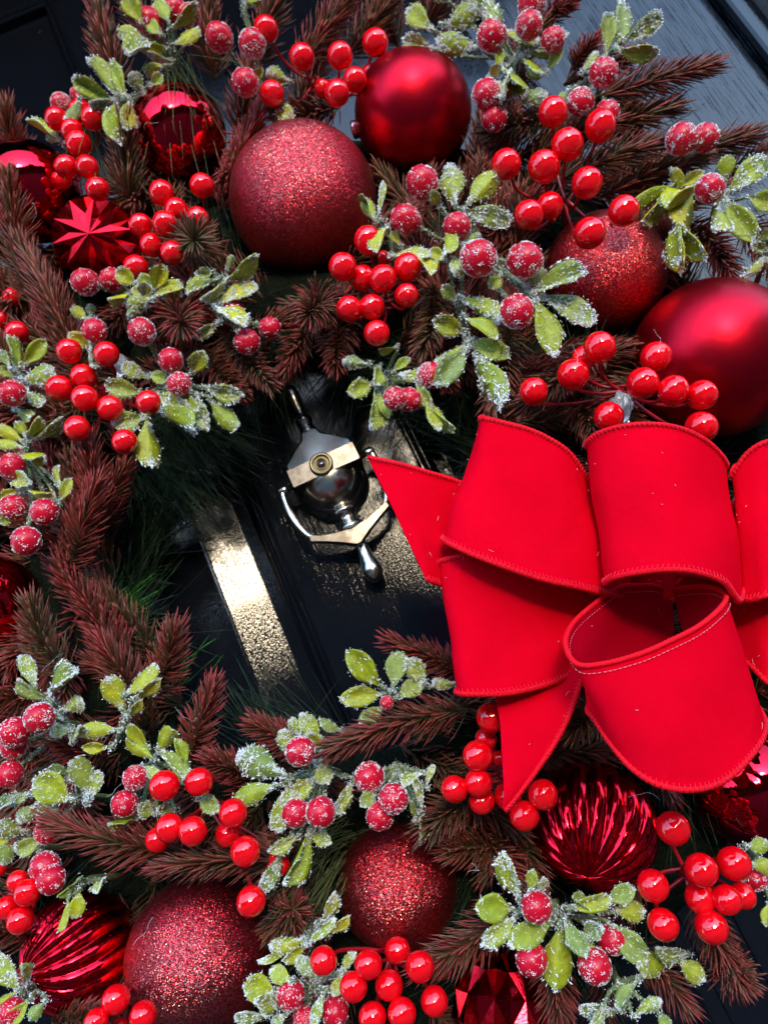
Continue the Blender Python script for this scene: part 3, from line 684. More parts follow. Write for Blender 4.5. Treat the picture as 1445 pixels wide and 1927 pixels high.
sprig('white crusted leafy sprig under the left side of the top glitter bauble', (410, 570), [('D', 1240, 220, 1390, 110, 75), ('D', 1200, 350, 1360, 230, 80), ('D', 1190, 380, 1320, 440, 70), ('D', 1180, 220, 1040, 310, 60), ('D', 1180, 460, 1070, 530, 60), ('D', 1230, 230, 1120, 330, 50), ('D', 1150, 180, 1060, 190, 60), ('D', 1240, 160, 1260, 100, 40)],
      [(440, 585, 22, .092), (465, 643, 26, .10), (508, 617, 22, .092)], 0, .106, .078, 2)
sprig('small sprig with one white topped berry left of the brown starburst of needles', (168, 600), [('D', 470, 440, 400, 370, 60), ('D', 480, 590, 385, 520, 85), ('D', 500, 570, 520, 670, 60), ('D', 500, 420, 490, 360, 60)],
      [(178, 622, 25)], 0, .106, .078, 2)
sprig('broad leaved frosted sprig with three berries at the left rim of the opening', (318, 715), [('D', 790, 750, 685, 695, 80), ('D', 770, 830, 590, 800, 100), ('D', 780, 960, 630, 1010, 110), ('D', 800, 980, 840, 1190, 130), ('D', 870, 850, 970, 920, 100), ('D', 860, 940, 1010, 1030, 100), ('D', 1050, 720, 1100, 620, 100), ('D', 1130, 810, 1290, 850, 95), ('D', 1070, 860, 1110, 1010, 90), ('D', 1150, 880, 1260, 1010, 100), ('D', 820, 740, 900, 760, 70), ('D', 980, 860, 1030, 910, 80)],
      [(267, 624, 27), (322, 678, 25), (338, 723, 25, .116)], 1, .108, .08, 1)
sprig('frosted sprig at the left edge with upright leaves over one berry', (42, 712), [('D', 90, 720, 50, 540, 60), ('D', 130, 680, 240, 560, 90), ('D', 130, 760, 265, 740, 110), ('D', 80, 750, 0, 700, 60), ('D', 150, 830, 210, 880, 70), ('D', 60, 700, 10, 620, 50), ('D', 90, 930, 150, 950, 70)],
      [(24, 740, 27)], 1, .108, .08, 2)
sprig('tall yellow green sprig at the left edge above four frosted berries', (52, 860), [('D', 150, 1070, 210, 980, 60), ('D', 150, 1070, 90, 1000, 60), ('D', 180, 1090, 330, 995, 50), ('D', 120, 1100, -10, 1020, 70), ('D', 120, 1130, -20, 1090, 60), ('D', 130, 1170, 240, 1155, 50), ('D', 70, 1300, 180, 1330, 80), ('D', 100, 1360, 0, 1410, 60), ('D', 160, 1370, 280, 1390, 45), ('D', 330, 1420, 380, 1310, 60), ('D', 330, 1330, 335, 1240, 30), ('G', 60, 210, 10, 240, 60)],
      [(23, 878, 27), (25, 955, 26), (84, 963, 27), (50, 1018, 29, .120)], 0, .108, .08, 1)
sprig('upright frosted sprig with berries at the lower left edge', (118, 1360), [('G', 190, 1130, 140, 965, 80), ('G', 260, 1200, 130, 1090, 60), ('G', 290, 1160, 440, 1070, 95), ('G', 350, 1260, 435, 1220, 90), ('G', 380, 1370, 280, 1380, 70), ('G', 400, 1420, 420, 1340, 50)],
      [(75, 1351, 30, .122), (28, 1378, 30, .116), (28, 1403, 26, .108), (18, 1457, 26)], 1, .112, .085, 2)
sprig('slender yellow green frosted sprig in front of brown pine at lower left', (228, 1375), [('G', 680, 1260, 590, 1110, 120), ('G', 690, 1170, 820, 1030, 80), ('G', 740, 1190, 860, 1110, 60), ('G', 700, 1290, 765, 1220, 50), ('G', 630, 1370, 450, 1370, 90), ('H', 590, 160, 460, 165, 60)],
      [], 0, .114, .085, 1)
sprig('green sprig with paired leaves beside two frosted berries left of the shiny trailing berries', (285, 1440), [('H', 800, 150, 710, 40, 70), ('H', 830, 220, 700, 130, 80), ('H', 860, 190, 920, 90, 100), ('H', 880, 180, 1000, 300, 80), ('H', 1010, 270, 970, 125, 60), ('H', 780, 270, 850, 310, 60), ('H', 840, 520, 750, 480, 80), ('H', 940, 500, 850, 500, 70), ('H', 740, 540, 600, 560, 30), ('H', 1090, 440, 1180, 500, 90)],
      [(255, 1464, 25), (235, 1512, 26)], 1, .108, .08, 1)
sprig('broad grey green crusted sprig in the lower left above the brown pine branch', (150, 1500), [('H', 480, 420, 430, 250, 120), ('H', 380, 440, 200, 350, 160), ('H', 480, 450, 530, 320, 80), ('H', 300, 430, 240, 550, 100), ('H', 160, 420, 60, 470, 50), ('H', 80, 430, -5, 510, 60), ('H', 200, 480, 110, 560, 100), ('H', 380, 330, 290, 290, 60)],
      [(92, 1562, 27, .104)], 2, .112, .085, 2)
sprig('round leaved frosted sprig with two fused berries at the lower left edge', (75, 1600), [('H', 140, 620, 0, 600, 90), ('H', 90, 700, 10, 760, 110), ('H', 230, 660, 110, 720, 90), ('H', 60, 640, -10, 680, 70)],
      [(85, 1632, 30, .116), (97, 1655, 28, .122)], 1, .106, .08, 2)
sprig('small brownish leaf sprig hanging over the lower left fluted bauble', (160, 1660), [('H', 430, 950, 410, 1085, 85), ('H', 370, 1000, 305, 1150, 25), ('H', 420, 890, 325, 970, 35), ('H', 560, 890, 530, 945, 40)],
      [], 0, .122, .10, 0)
sprig('branching green sprig in the bottom left corner', (60, 1862), [('H', 100, 1470, -30, 1320, 110), ('H', 160, 1540, 60, 1650, 80), ('H', 240, 1550, 170, 1640, 70), ('H', 90, 1490, -10, 1570, 50), ('H', 150, 1440, 135, 1360, 50)],
      [(40, 1840, 18, .10), (22, 1902, 26)], 1, .114, .09, 1)
sprig('rosette of bright green frosted leaves left of the bow above the pine branch', (735, 1302), [('I', 760, 250, 600, 90, 130), ('I', 840, 260, 870, 90, 120), ('I', 1010, 240, 920, 130, 100), ('I', 770, 310, 575, 330, 110), ('I', 870, 320, 980, 250, 100), ('I', 1180, 250, 1070, 240, 60), ('I', 780, 380, 680, 450, 90)],
      [(728, 1322, 14)], 1, .108, .085, 1)
sprig('wide frosted sprig with three berries at the bottom of the wreath opening', (610, 1448), [('I', 440, 540, 340, 430, 90), ('I', 330, 530, 290, 450, 60), ('I', 280, 640, 240, 520, 90), ('I', 560, 510, 465, 440, 50), ('I', 230, 740, 20, 650, 160), ('I', 190, 810, -20, 880, 110), ('I', 270, 810, 210, 1030, 110), ('I', 400, 770, 300, 870, 90), ('I', 430, 690, 480, 780, 100), ('I', 610, 790, 530, 950, 70), ('I', 440, 600, 380, 520, 70), ('I', 400, 1070, 490, 1110, 80), ('I', 310, 1080, 175, 1160, 70), ('I', 380, 1070, 240, 1300, 90), ('I', 230, 1180, 160, 1360, 80)],
      [(565, 1414, 30, .122), (557, 1530, 28, .116), (604, 1528, 30, .122)], 1, .110, .085, 2)
sprig('three frosted berries resting on the bottom middle glitter bauble', (745, 1440), [('I', 730, 850, 670, 910, 80), ('I', 1020, 800, 1040, 700, 40), ('I', 990, 930, 985, 790, 30), ('I', 980, 960, 990, 1110, 40), ('I', 990, 740, 900, 790, 50), ('I', 960, 980, 940, 900, 30)],
      [(695, 1462, 30, .112), (740, 1503, 30, .124), (715, 1535, 28, .118)], 1, .112, .09, 2)
sprig('frosted leaf cluster between the two bottom glitter baubles', (590, 1742), [('J', 450, 530, 520, 400, 60), ('J', 350, 630, 190, 660, 80), ('J', 270, 690, 115, 715, 35), ('J', 380, 640, 490, 510, 50), ('J', 500, 590, 590, 520, 50), ('J', 360, 660, 250, 740, 60)],
      [], 0, .106, .08, 2)
sprig('round leaved frosted sprig with large berries at the bottom edge', (582, 1860), [('J', 190, 910, 40, 890, 140), ('J', 280, 850, 180, 800, 90), ('J', 560, 820, 520, 930, 70), ('J', 560, 800, 620, 710, 50), ('J', 460, 930, 390, 1080, 60), ('J', 150, 1040, 0, 1080, 60), ('J', 420, 830, 330, 750, 80), ('J', 200, 990, 80, 960, 90), ('J', 250, 1040, 190, 1090, 60)],
      [(547, 1872, 29), (630, 1903, 28), (572, 1916, 22, .108)], 1, .114, .09, 2)
sprig('large leaved frosted sprig with berries under the fluted bauble at lower right', (1050, 1712), [('K', 200, 890, 120, 710, 90), ('K', 260, 860, 270, 770, 60), ('K', 310, 860, 325, 810, 40), ('K', 160, 960, 10, 950, 130), ('K', 180, 1000, 40, 1130, 90), ('K', 350, 1030, 190, 1110, 120), ('K', 400, 1060, 390, 1345, 150), ('K', 470, 950, 640, 900, 80), ('K', 650, 910, 765, 860, 90), ('K', 680, 970, 815, 960, 100), ('K', 430, 1020, 530, 1180, 90), ('K', 470, 1120, 585, 1210, 90), ('K', 520, 1090, 620, 1050, 80), ('K', 660, 1040, 825, 1200, 120), ('K', 560, 960, 480, 900, 50)],
      [(1009, 1708, 31, .124), (1000, 1805, 32), (1118, 1818, 33), (1150, 1768, 28, .108), (1192, 1775, 18, .10)], 1, .118, .09, 1)
sprig('three green leaves right of the lower right frosted sprig', (1255, 1808), [('K', 960, 1200, 830, 1240, 110), ('K', 1000, 1220, 1120, 1300, 110), ('K', 1030, 1180, 900, 1160, 70)], [], 1, .100, .08, 1)
sprig('bare branching frosted stems at the bottom edge right of the diamond cut bauble', (1165, 1850), [('K', 790, 1320, 720, 1460, 60), ('K', 700, 1460, 540, 1490, 60), ('K', 790, 1480, 900, 1420, 60), ('K', 620, 1440, 560, 1540, 50), ('K', 900, 1480, 940, 1540, 60)], [], 2, .112, .10, 2)
sprig('frosted leaves and berry at the right edge below the bow', (1432, 1620), [('K', 1340, 640, 1440, 640, 90), ('K', 1360, 740, 1460, 740, 80), ('K', 1450, 930, 1430, 1030, 50)], [(1418, 1650, 26, .095)], 1, .105, .08, 1)
sprig('frosted leaf tips at the right edge above the large satin bauble', (1440, 500), [('F', 1440, 60, 1370, 30, 50), ('F', 1340, 150, 1440, 120, 50), ('F', 1400, 0, 1460, -30, 60), ('F', 1330, 180, 1400, 100, 40)], [], 1, .10, .08, 2)

# ---------------------------------------------------------------- wreath: pine sprays and long needle tufts
wr_p = D(-.02, -.05, .02)
wreath = root('pine_wreath', wr_p, 'red brown and green artificial pine wreath hung on the door', 'wreath')
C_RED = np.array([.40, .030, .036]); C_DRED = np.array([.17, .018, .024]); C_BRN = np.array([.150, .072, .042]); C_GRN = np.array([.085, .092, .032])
def needles(base, tipdir, side, L, w, bend, c0, c1, mb):
    """one flattened needle: curved, pointed; colours run from c0 at the foot to c1 at the tip"""
    a = unit(side); n = unit(np.cross(tipdir, a)); v = []; c = []
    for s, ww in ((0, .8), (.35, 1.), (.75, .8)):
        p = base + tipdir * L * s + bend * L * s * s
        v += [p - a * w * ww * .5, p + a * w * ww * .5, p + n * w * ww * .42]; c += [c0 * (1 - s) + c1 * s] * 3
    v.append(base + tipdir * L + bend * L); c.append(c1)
    f = []
    for i in (0, 3):
        f += [(i, i + 1, i + 4, i + 3), (i + 1, i + 2, i + 5, i + 4), (i + 2, i, i + 3, i + 5)]
    f += [(6, 7, 9), (7, 8, 9), (8, 6, 9)]
    mb.add(v, f, c)
def spray(bx, by, tx, ty, nl, red=.5, h0=.075, h1=.095, dens=1., lab=None, spread=1.):
    b0 = P(bx, by, h0); t0 = P(tx, ty, h1); m_ = mpp((b0 + t0) / 2)
    L = np.linalg.norm(t0 - b0); nlm = nl * m_
    off = unit(NR.normal(0, 1, 3)) * L * .06
    cv = cr([b0, (b0 + t0) / 2 + off, t0], 8); nseg = len(cv) - 1
    endon = math.hypot(tx - bx, ty - by) < 30
    if endon: spread = 1.55
    n = int((L / m_ * .88 + 34) * dens); mb = MB(); ct = R.uniform(.7, 1.15)
    for i in range(n):
        s = ((i + .5) / n) ** .92; t = s * nseg * .999; k = int(t); p = cv[k] * (1 - t + k) + cv[k + 1] * (t - k)
        T = unit(cv[k + 1] - cv[k]); a, b_, _ = rframe(T, i * 2.39996 + R.uniform(-.25, .25))
        al = math.radians((56 - 34 * s ** 2.2) * spread + R.uniform(-7, 7)); d = unit(T * math.cos(al) + a * math.sin(al))
        ln = nlm * 1.32 * (1.0 - .22 * s) * R.uniform(.82, 1.12); w = m_ * R.uniform(4.2, 6.0)
        up = max(0, min(1, .5 + .5 * a.dot(N)))
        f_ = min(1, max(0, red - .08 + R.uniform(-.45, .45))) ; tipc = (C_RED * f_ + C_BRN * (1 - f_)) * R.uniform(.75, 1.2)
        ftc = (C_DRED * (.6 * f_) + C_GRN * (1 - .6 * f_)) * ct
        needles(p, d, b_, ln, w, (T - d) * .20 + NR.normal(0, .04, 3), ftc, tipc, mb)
    tw = MB(); tw.tube(cv, np.linspace(m_ * 3.4, m_ * 2.0, len(cv)), 7)
    to = tw.obj('pine_spray', M_twig, wreath)
    if lab: to['label'] = lab
    no = mb.obj('needles', M_needle, to); tagit(no, kind='stuff')
SPR = [ # bx by tx ty needle red h0 h1
 (228, 160, 184, 5, 50, .45, .07, .09), (35, 320, 12, 215, 50, .6, .06, .085), (248, 385, 236, 240, 52, .15, .075, .1), (28, 500, 15, 345, 52, .55, .08, .105),
 (372, 470, 366, 450, 62, .25, .075, .112), (415, 400, 480, 225, 46, 1., .06, .09), (405, 150, 385, -20, 55, .55, .06, .085), (560, 130, 655, -10, 52, .55, .075, .098),
 (650, 110, 745, -25, 52, .4, .06, .085), (640, 200, 535, 215, 48, .5, .06, .085), (1110, 190, 1322, 128, 56, .55, .08, .10), (1040, 345, 1245, 268, 58, .35, .08, .1),
 (1230, 310, 1400, 258, 54, .35, .07, .09), (1050, 220, 930, 245, 50, .35, .065, .085), (1080, 130, 1112, 85, 34, .9, .065, .085), (1025, 45, 1068, 8, 34, .95, .065, .085),
 (1290, 420, 1372, 520, 50, .85, .06, .085), (980, 400, 900, 452, 44, .8, .055, .08), (940, 420, 1000, 372, 40, .8, .055, .08), (596, 560, 584, 590, 66, .4, .07, .112),
 (655, 590, 632, 680, 52, .6, .06, .09), (815, 540, 800, 645, 56, .35, .075, .10), (338, 590, 342, 608, 58, .65, .07, .108), (165, 720, 66, 500, 60, .6, .075, .102),
 (92, 590, 42, 470, 56, .25, .07, .095), (430, 630, 500, 715, 50, .35, .065, .092), (370, 650, 450, 735, 46, .6, .06, .085), (610, 600, 540, 690, 50, .7, .055, .08),
 (960, 620, 925, 770, 60, .4, .075, .1), (1120, 640, 1000, 750, 62, .4, .08, .105), (1080, 760, 1130, 830, 56, .5, .07, .09), (1240, 690, 1160, 760, 60, .3, .06, .08),
 (130, 1080, 178, 925, 56, .95, .08, .105), (195, 990, 168, 850, 56, .9, .075, .1), (125, 1270, 60, 1145, 56, .3, .085, .11), (235, 1250, 115, 1075, 54, .9, .07, .095),
 (290, 1310, 326, 1195, 56, .7, .075, .102), (360, 1440, 398, 1300, 52, .85, .08, .102), (75, 1300, -20, 1320, 54, .85, .06, .085), (260, 1330, 200, 1220, 56, .7, .065, .085),
 (490, 1490, 408, 1436, 52, .8, .075, .1), (340, 1600, 108, 1550, 60, .65, .09, .115), (540, 1620, 318, 1632, 56, .45, .095, .112), (570, 1410, 488, 1366, 48, .8, .07, .092),
 (880, 1335, 640, 1402, 62, .6, .095, .118), (880, 1275, 745, 1212, 46, .75, .07, .09), (905, 1495, 812, 1552, 64, .35, .08, .105), (960, 1590, 860, 1600, 60, .5, .06, .085),
 (965, 1705, 812, 1812, 66, .6, .085, .11), (556, 1730, 552, 1710, 50, .6, .07, .1), (590, 1560, 470, 1610, 56, .55, .065, .09), (1140, 1340, 1085, 1365, 66, .3, .08, .11),
 (1310, 1690, 1380, 1830, 58, .6, .085, .105), (1370, 1810, 1392, 1840, 62, .35, .075, .105), (1190, 1780, 1280, 1880, 56, .65, .08, .1), (1040, 1790, 1050, 1920, 60, .65, .085, .11),
 (100, 1925, 200, 1905, 50, .7, .085, .105), (70, 1770, -10, 1750, 50, .7, .08, .1), (100, 1180, 20, 1250, 54, .8, .05, .08), (200, 1430, 120, 1400, 50, .8, .06, .085),
 (990, 1580, 1000, 1680, 58, .55, .06, .085), (900, 1560, 960, 1640, 60, .65, .055, .085), (1290, 560, 1240, 430, 56, .5, .05, .075), (850, 420, 900, 330, 50, .5, .05, .075),
 (500, 240, 430, 330, 50, .7, .05, .075), (300, 300, 250, 380, 50, .5, .05, .075), (1200, 1640, 1150, 1760, 54, .6, .06, .085), (470, 130, 520, -10, 54, .4, .055, .08), (750, 90, 700, -20, 54, .5, .05, .07), (800, 60, 850, -40, 54, .4, .05, .07), (450, 260, 470, 130, 50, .6, .05, .075), (560, 230, 600, 120, 50, .4, .05, .07), (300, 120, 250, 10, 48, .4, .045, .065), (900, 330, 960, 230, 54, .4, .05, .075), (1160, 420, 1230, 340, 54, .5, .05, .07), (60, 620, -20, 520, 54, .4, .05, .075), (110, 470, 20, 570, 52, .5, .045, .07), (-20, 480, 60, 425, 50, .6, .045, .065), (270, 540, 200, 620, 50, .5, .05, .07), (20, 700, 80, 620, 50, .5, .05, .07), (40, 1000, -20, 900, 52, .6, .05, .07), (300, 560, 330, 680, 50, .4, .04, .065), (1010, 290, 1130, 235, 54, .5, .065, .08), (1130, 370, 1300, 300, 56, .4, .065, .085), (1180, 440, 1330, 360, 54, .5, .06, .08), (1080, 250, 1250, 205, 56, .45, .06, .08), (1330, 350, 1440, 290, 52, .4, .06, .08), (1400, 420, 1470, 520, 50, .6, .055, .075), (940, 130, 1010, 60, 48, .5, .05, .07), (1060, 160, 1180, 110, 50, .6, .05, .07), (40, 800, 10, 650, 50, .6, .05, .075),
 (230, 860, 250, 760, 46, .7, .055, .08), (180, 1000, 230, 890, 50, .75, .06, .082), (620, 1640, 520, 1740, 54, .5, .055, .08)]
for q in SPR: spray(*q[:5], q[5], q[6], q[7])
def pix(p):
    return (722.5 + FP * p[0] / (CAM[2] - p[2]), 963.5 - FP * p[1] / (CAM[2] - p[2]))
def keepout(x, y, m=0):
    if m > 0 and any((x - a) ** 2 + (y - b) ** 2 < (r + 16) ** 2 for a, b, r in BDISC): return True
    if ((x - 605) / (335 + m)) ** 2 + ((y - 1050) / (345 + m)) ** 2 < 1: return True
    if x < 170 - m * .3 and y < 190: return True
    if y < 330 + (x - 1445) * .95 + m and x > 1040: return True
    if y < -150 or y > 2100 or x < -200 or x > 1650: return True
    if x > 1230 and y > 1860 - (x - 1230) * .9: return True
    return False
cnt = 0; tries = 0
while cnt < 210 and tries < 6000:
    tries += 1
    az_ = R.uniform(0, 2 * math.pi); rr = R.uniform(.125, .32); p = D(-.02 + rr * math.cos(az_), -.05 + rr * math.sin(az_), .04)
    x, y = pix(p); an = az_ + R.gauss(0, 1.0); q = p + (XD * math.cos(an) + U * math.sin(an)) * .055 + N * .025; x2, y2 = pix(q)
    if keepout(x, y, 20) or keepout(x2, y2, 45): continue
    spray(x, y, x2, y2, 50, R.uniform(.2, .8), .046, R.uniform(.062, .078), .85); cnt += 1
# long green needles of the backing garland
G_D = np.array([.020, .045, .018]); G_B = np.array([.07, .26, .04]); G_O = np.array([.09, .12, .03])
def tuft(p0, d, L, n, spread, c, w=.0007, name='needle_tuft', lab=None):
    mb = MB()
    for i in range(n):
        dd = unit(d + NR.normal(0, spread, 3)); a, b_, _ = rframe(dd, R.uniform(0, 6))
        cc = c * R.uniform(.6, 1.4)
        needles(p0 + NR.normal(0, .006, 3), dd, a, L * R.uniform(.6, 1.1), w, NR.normal(0, .05, 3) - U * .03, cc * .7, cc, mb)
    o = mb.obj(name, M_long, wreath); tagit(o, lab, kind='stuff')
cnt = 0; tries = 0
while cnt < 130 and tries < 5000:
    tries += 1
    az_ = R.uniform(0, 2 * math.pi); rr = R.uniform(.12, .30); p = D(-.02 + rr * math.cos(az_), -.05 + rr * math.sin(az_), R.uniform(.01, .04))
    x, y = pix(p)
    if keepout(x, y, -10 if rr < .15 else 20): continue
    an = az_ + R.gauss(0, .9) + (math.pi if rr < .16 else 0); d = XD * math.cos(an) + U * math.sin(an) + N * .35
    e = pix(p + unit(d) * .05)
    if keepout(*e, -60): continue
    tuft(p, d, .07, 60, .28, G_D); cnt += 1
def ptuft(x0, y0, x1, y1, h0, h1, n, sp, c, w=.0006):
    a, b = P(x0, y0, h0), P(x1, y1, h1); tuft(a, unit(b - a), np.linalg.norm(b - a), n, sp, c, w)
ptuft(330, 110, 400, 290, .08, .115, 34, .16, G_O)
ptuft(170, 235, 205, 380, .08, .108, 16, .14, G_O)
ptuft(640, 1600, 500, 1790, .07, .095, 60, .14, G_O)
ptuft(650, 1560, 470, 1650, .06, .085, 40, .12, G_O)
ptuft(180, 1190, 285, 1110, .03, .05, 90, .25, G_B)
ptuft(190, 1080, 290, 1050, .02, .04, 60, .25, G_D * 1.5)
ptuft(230, 850, 400, 900, .03, .05, 60, .22, G_D * 1.5)
ptuft(240, 880, 340, 980, .03, .045, 50, .22, G_D * 1.5)
ptuft(300, 830, 420, 840, .03, .045, 40, .22, G_D * 1.5)
ptuft(330, 800, 455, 905, .045, .065, 110, .30, G_D * .8)  # this and the next tufts added to dim the bright upper bevel
ptuft(370, 790, 480, 860, .045, .065, 90, .30, G_D * .8)
ptuft(300, 880, 410, 985, .04, .055, 80, .24, G_D)
ptuft(310, 1290, 370, 1210, .03, .05, 24, .2, G_B)
ptuft(900, 720, 830, 790, .04, .06, 50, .25, G_D * 1.6)
ptuft(1150, 1300, 1000, 1400, .05, .075, 40, .25, G_O)
ptuft(1240, 260, 1345, 215, .05, .06, 10, .15, G_D * 1.5)
# wire ring that carries the garland
b = MB(); b.tube([D(-.02 + .215 * math.cos(w), -.05 + .215 * math.sin(w), .02) for w in np.linspace(0, 2 * math.pi, 90)], .004, 8); b.obj('wire_ring', M_twig, wreath)
# dark tubes added under the needles to close gaps and block reflected sky
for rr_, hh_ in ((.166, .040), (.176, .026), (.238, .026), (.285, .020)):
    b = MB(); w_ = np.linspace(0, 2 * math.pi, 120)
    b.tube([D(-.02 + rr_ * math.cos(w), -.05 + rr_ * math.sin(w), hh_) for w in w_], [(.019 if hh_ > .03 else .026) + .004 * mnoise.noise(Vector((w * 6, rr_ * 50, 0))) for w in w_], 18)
    b.obj('gap_filler_tube', M_core, wreath)
# hot glue blobs
def glue(x, y, h, s, label):
    p = P(x, y, h); v, f = uvsphere(20, 14); v = np.array([np.array(q) * (1 + .35 * mnoise.noise(Vector(q) * 2)) for q in v])
    o = link('glue_blob', mesh('glue_blob', v @ np.diag([s * .7, s, s * .5]), f), M_glue, wreath); o.location = Vector(p - wr_p)
glue(1168, 768, .10, .009, ''); glue(985, 400, .09, .007, ''); glue(228, 688, .08, .007, '')

# ---------------------------------------------------------------- the velvet bow
bow = root('velvet_bow', P(1250, 1120, .11), 'large bright red velvet bow with stitched hems at the right', 'bow')
BO = ORG(bow)
GRIDS = []
def ribbon(name, rows, lab=None, n=9, across=14, hem=(1, 1), bulge=.0, wob=.0026, stitch=(0, 0), flip=0):
    """rows: (xt, yt, ht, xb, yb, hb) in 1.818x zoomed photo pixels from (650, 750)"""
    R_ = []
    for q in rows:
        a = P(650 + q[0] / 1.818, 750 + q[1] / 1.818, q[2]); c = P(650 + q[3] / 1.818, 750 + q[4] / 1.818, q[5]); R_.append(np.concatenate([a, c]))
    S = cr(R_, n); m_ = len(S); v = []; f = []
    seed = R.uniform(0, 50)
    for i in range(m_):
        a, c = S[i][:3], S[i][3:]
        for j in range(across + 1):
            s = j / across; p = a * (1 - s) + c * s
            e = math.sin(math.pi * s)
            tdir = unit(S[min(i + 1, m_ - 1)][:3] - S[max(i - 1, 0)][:3] + S[min(i + 1, m_ - 1)][3:] - S[max(i - 1, 0)][3:])
            nn = unit(np.cross(tdir, c - a))
            k = mnoise.noise(Vector(p * 28) + Vector((seed, 0, 0))) * wob * (.3 + e) + mnoise.noise(Vector(p * 75) + Vector((seed, 3, 0))) * wob * .28 * e + bulge * e
            v.append(p + nn * k)
    W_ = across + 1
    for i in range(m_ - 1):
        for j in range(across): f.append((i * W_ + j, (i + 1) * W_ + j, (i + 1) * W_ + j + 1, i * W_ + j + 1))
    if not flip: f = [q[::-1] for q in f]
    v = np.array(v); me = mesh(name, v - BO, f); o = link(name, me, M_velvet, bow); me.materials.append(M_satin)
    if lab: o['label'] = lab
    sd = o.modifiers.new('thick', 'SOLIDIFY'); sd.thickness = .0008; sd.offset = -1; sd.material_offset = 1; sd.material_offset_rim = 0
    ss = o.modifiers.new('smooth', 'SUBSURF'); ss.levels = 1; ss.render_levels = 1
    grid = v.reshape(m_, W_, 3)
    for side in (0, 1):
        if not hem[side]: continue
        e = grid[:, 0 if side == 0 else -1]; inn = grid[:, 1 if side == 0 else -2]
        seg = np.linalg.norm(np.diff(e, axis=0), axis=1); cum = np.concatenate([[0], np.cumsum(seg)]); Lt = cum[-1]
        ns = int(Lt / .00042); tt = np.linspace(0, Lt, ns); E_ = np.stack([np.interp(tt, cum, e[:, k]) for k in range(3)], 1); I_ = np.stack([np.interp(tt, cum, inn[:, k]) for k in range(3)], 1)
        rad = [.00108 + .00022 * abs(math.sin(math.pi * t / .0021)) for t in tt]; hb = MB(); hb.tube(E_, rad, 9)
        ho = hb.obj('hem', M_hem, o, True, BO)
        # overlock threads lying slantwise across the hem, and the row of stitches inside it
        tb = MB(); nt_ = int(Lt / .0021)
        for k in range(1, nt_):
            i = min(ns - 2, max(1, int(k / nt_ * ns))); T = unit(E_[i + 1] - E_[i - 1]); inw = unit(I_[i] - E_[i]); nn = np.cross(T, inw)
            if nn.dot(N) < 0 and stitch[side] == 0: nn = -nn
            if nn.dot(CAM - E_[i]) < 0: nn = -nn
            pts = [E_[i] + inw * .0024 + nn * .0007 + T * .0004, E_[i] + inw * .0011 + nn * .0013, E_[i] + nn * .0016 - T * .0005]
            if not stitch[side]: tb.tube(pts, .00020, 5)
            if stitch[side]: tb.tube([E_[i] + inw * .0032 + nn * .0006 - T * .0007, E_[i] + inw * .0033 + nn * .0010, E_[i] + inw * .0032 + nn * .0006 + T * .0007], .00017, 5)
        to = tb.obj('stitching', M_stitch if stitch[side] else M_hem2, ho, True, BO); tagit(to, kind='stuff')
    GRIDS.append(grid); return o, grid
M_hem2 = mat('overlock_thread', (.80, .012, .045), .6, 0, Specular_IOR_Level=.2)
# tails
ribbon('tail', [(75, 200, .150, 275, 615, .150), (180, 222, .149, 300, 628, .147), (290, 255, .142, 335, 640, .140), (400, 290, .132, 400, 660, .130), (600, 380, .12, 600, 700, .12), (850, 560, .11, 850, 700, .11)], 'pointed ribbon tail on the left')
ribbon('tail', [(900, 640, .110, 640, 700, .110), (850, 800, .120, 560, 850, .120), (815, 930, .132, 515, 1000, .132), (770, 1070, .138, 528, 1120, .138), (715, 1180, .138, 534, 1230, .140), (640, 1290, .138, 540, 1330, .142), (545, 1412, .140, 541, 1404, .142)], 'pointed ribbon tail hanging down', hem=(1, 0))
# loops
ribbon('loop', [(900, 620, .112, 830, 930, .112), (760, 560, .125, 800, 930, .125), (640, 530, .137, 700, 975, .137), (520, 530, .146, 560, 1008, .147), (400, 540, .150, 440, 1012, .152), (335, 552, .146, 392, 1010, .149), (328, 562, .138, 386, 1000, .140), (380, 580, .122, 440, 985, .122), (600, 620, .11, 650, 950, .11)], 'lower left loop of the bow', flip=1)
ribbon('loop', [(930, 420, .118, 985, 690, .118), (832, 275, .138, 890, 668, .142), (765, 185, .150, 770, 640, .155), (690, 135, .156, 670, 618, .161), (620, 105, .159, 590, 592, .164), (540, 82, .160, 460, 545, .166), (478, 66, .157, 385, 512, .164), (462, 62, .150, 342, 488, .156), (475, 70, .140, 350, 480, .142), (560, 110, .126, 480, 500, .126), (760, 300, .112, 760, 600, .112)], 'upper left loop of the bow', flip=1)
ribbon('loop', [(1130, 640, .112, 1110, 690, .112), (1400, 250, .115, 1430, 660, .115), (1335, 230, .130, 1360, 680, .130), (1318, 262, .142, 1350, 690, .142), (1370, 190, .150, 1395, 688, .150), (1440, 148, .154, 1450, 672, .155), (1540, 140, .150, 1560, 660, .150), (1620, 200, .13, 1640, 650, .13)], 'upper right loop of the bow')
ribbon('loop', [(1150, 660, .112, 1240, 900, .112), (1330, 690, .125, 1360, 900, .125), (1450, 680, .135, 1450, 975, .135), (1560, 690, .13, 1560, 1000, .13)], 'lower right loop of the bow')
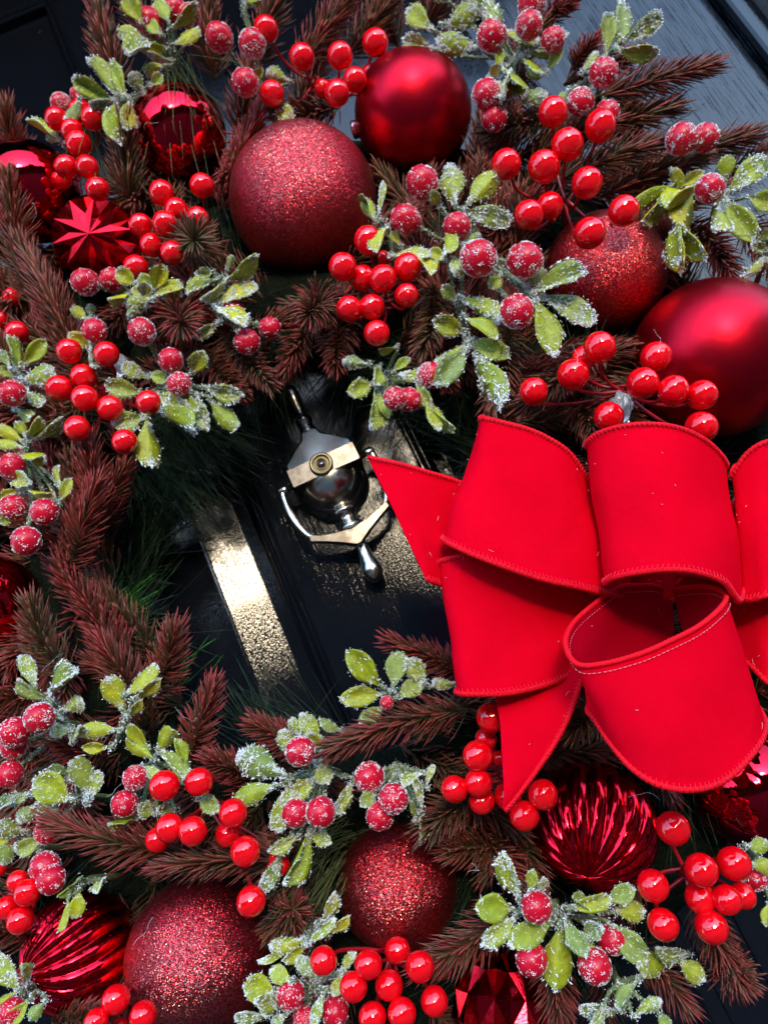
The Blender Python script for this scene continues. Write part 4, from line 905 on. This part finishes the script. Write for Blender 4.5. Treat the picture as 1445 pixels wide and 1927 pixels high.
ribbon('loop', [(1080, 420, .112, 1080, 560, .112), (900, 210, .120, 930, 600, .120), (838, 175, .135, 895, 622, .138), (822, 152, .148, 889, 632, .153), (860, 120, .160, 925, 612, .165), (940, 95, .168, 1010, 594, .173), (1040, 88, .171, 1110, 585, .177), (1140, 102, .169, 1200, 595, .175), (1230, 142, .161, 1290, 630, .167), (1290, 200, .150, 1342, 695, .154), (1296, 240, .138, 1350, 640, .140), (1230, 260, .124, 1290, 620, .124), (1120, 420, .112, 1130, 600, .112)], 'top middle loop of the bow')
ribbon('loop', [(1115, 700, .106, 1112, 900, .106), (1070, 645, .113, 1110, 830, .108), (1000, 640, .124, 1060, 860, .116), (930, 648, .134, 960, 900, .124), (840, 712, .146, 870, 1000, .138), (772, 780, .158, 825, 1060, .152), (752, 845, .168, 850, 1100, .160), (790, 908, .176, 905, 1180, .170), (880, 908, .181, 985, 1270, .176), (1010, 873, .183, 1080, 1325, .180), (1120, 825, .183, 1200, 1338, .180), (1215, 775, .179, 1310, 1300, .176), (1285, 712, .170, 1400, 1205, .168), (1298, 672, .158, 1432, 1120, .156), (1260, 648, .144, 1400, 1040, .142), (1190, 645, .130, 1290, 950, .126), (1120, 655, .116, 1180, 850, .114)], 'open front loop of the bow', hem=(1, 1), stitch=(1, 0))
ribbon('knot', [(900, 560, .108, 930, 700, .108), (1020, 550, .112, 1030, 690, .112), (1150, 550, .112, 1150, 690, .112), (1290, 560, .108, 1280, 700, .108)], 'gathered centre of the bow', hem=(0, 0))
# lint on the velvet, fine hairs on the wreath
lb = MB()
for g_ in GRIDS:
    for k in range(9):
        i, j = R.randrange(1, g_.shape[0] - 1), R.randrange(1, g_.shape[1] - 1); p = g_[i, j]
        t1, t2 = unit(g_[i + 1, j] - p), unit(g_[i, j + 1] - p); nn = np.cross(t1, t2)
        if nn.dot(CAM - p) < 0: nn = -nn
        w = R.uniform(0, 6); d = t1 * math.cos(w) + t2 * math.sin(w); L = R.choice((.0006, .0009, .0025)); c = p + nn * .0007
        lb.tube([c, c + d * L * .5 + nn * .0003, c + d * L + np.cross(nn, d) * L * R.uniform(-.5, .5)], .00011 if L > .002 else .00018, 4)
lo = lb.obj('lint', M_lint, bow, True, BO); tagit(lo, kind='stuff')
hb = MB()
for x, y, h in ((470, 130, .13), (600, 110, .125), (1080, 700, .13), (120, 1230, .12), (330, 1330, .12), (200, 1500, .13), (640, 560, .12), (250, 1780, .13), (880, 1640, .12), (1180, 1500, .12), (300, 230, .115), (1230, 620, .13), (560, 1380, .12), (60, 420, .12)):
    p = P(x, y, h); pts = [p]
    d = unit(NR.normal(0, 1, 3) * (1, 1, .3))
    for k in range(5): d = unit(d + NR.normal(0, .5, 3) * (1, 1, .4)); pts.append(pts[-1] + d * .0032)
    hb.tube(cr(pts, 4), .00005, 4)
ho_ = hb.obj('hairs', M_frost, wreath); tagit(ho_, kind='stuff')
dg = bpy.context.evaluated_depsgraph_get()

# ---------------------------------------------------------------- turn everything upright
for o in ROOTS:
    o.matrix_world = WM @ Matrix.Translation(o.location)
print('objects', len(bpy.data.objects), 'tris', sum(len(m.polygons) * 2 for m in bpy.data.meshes))
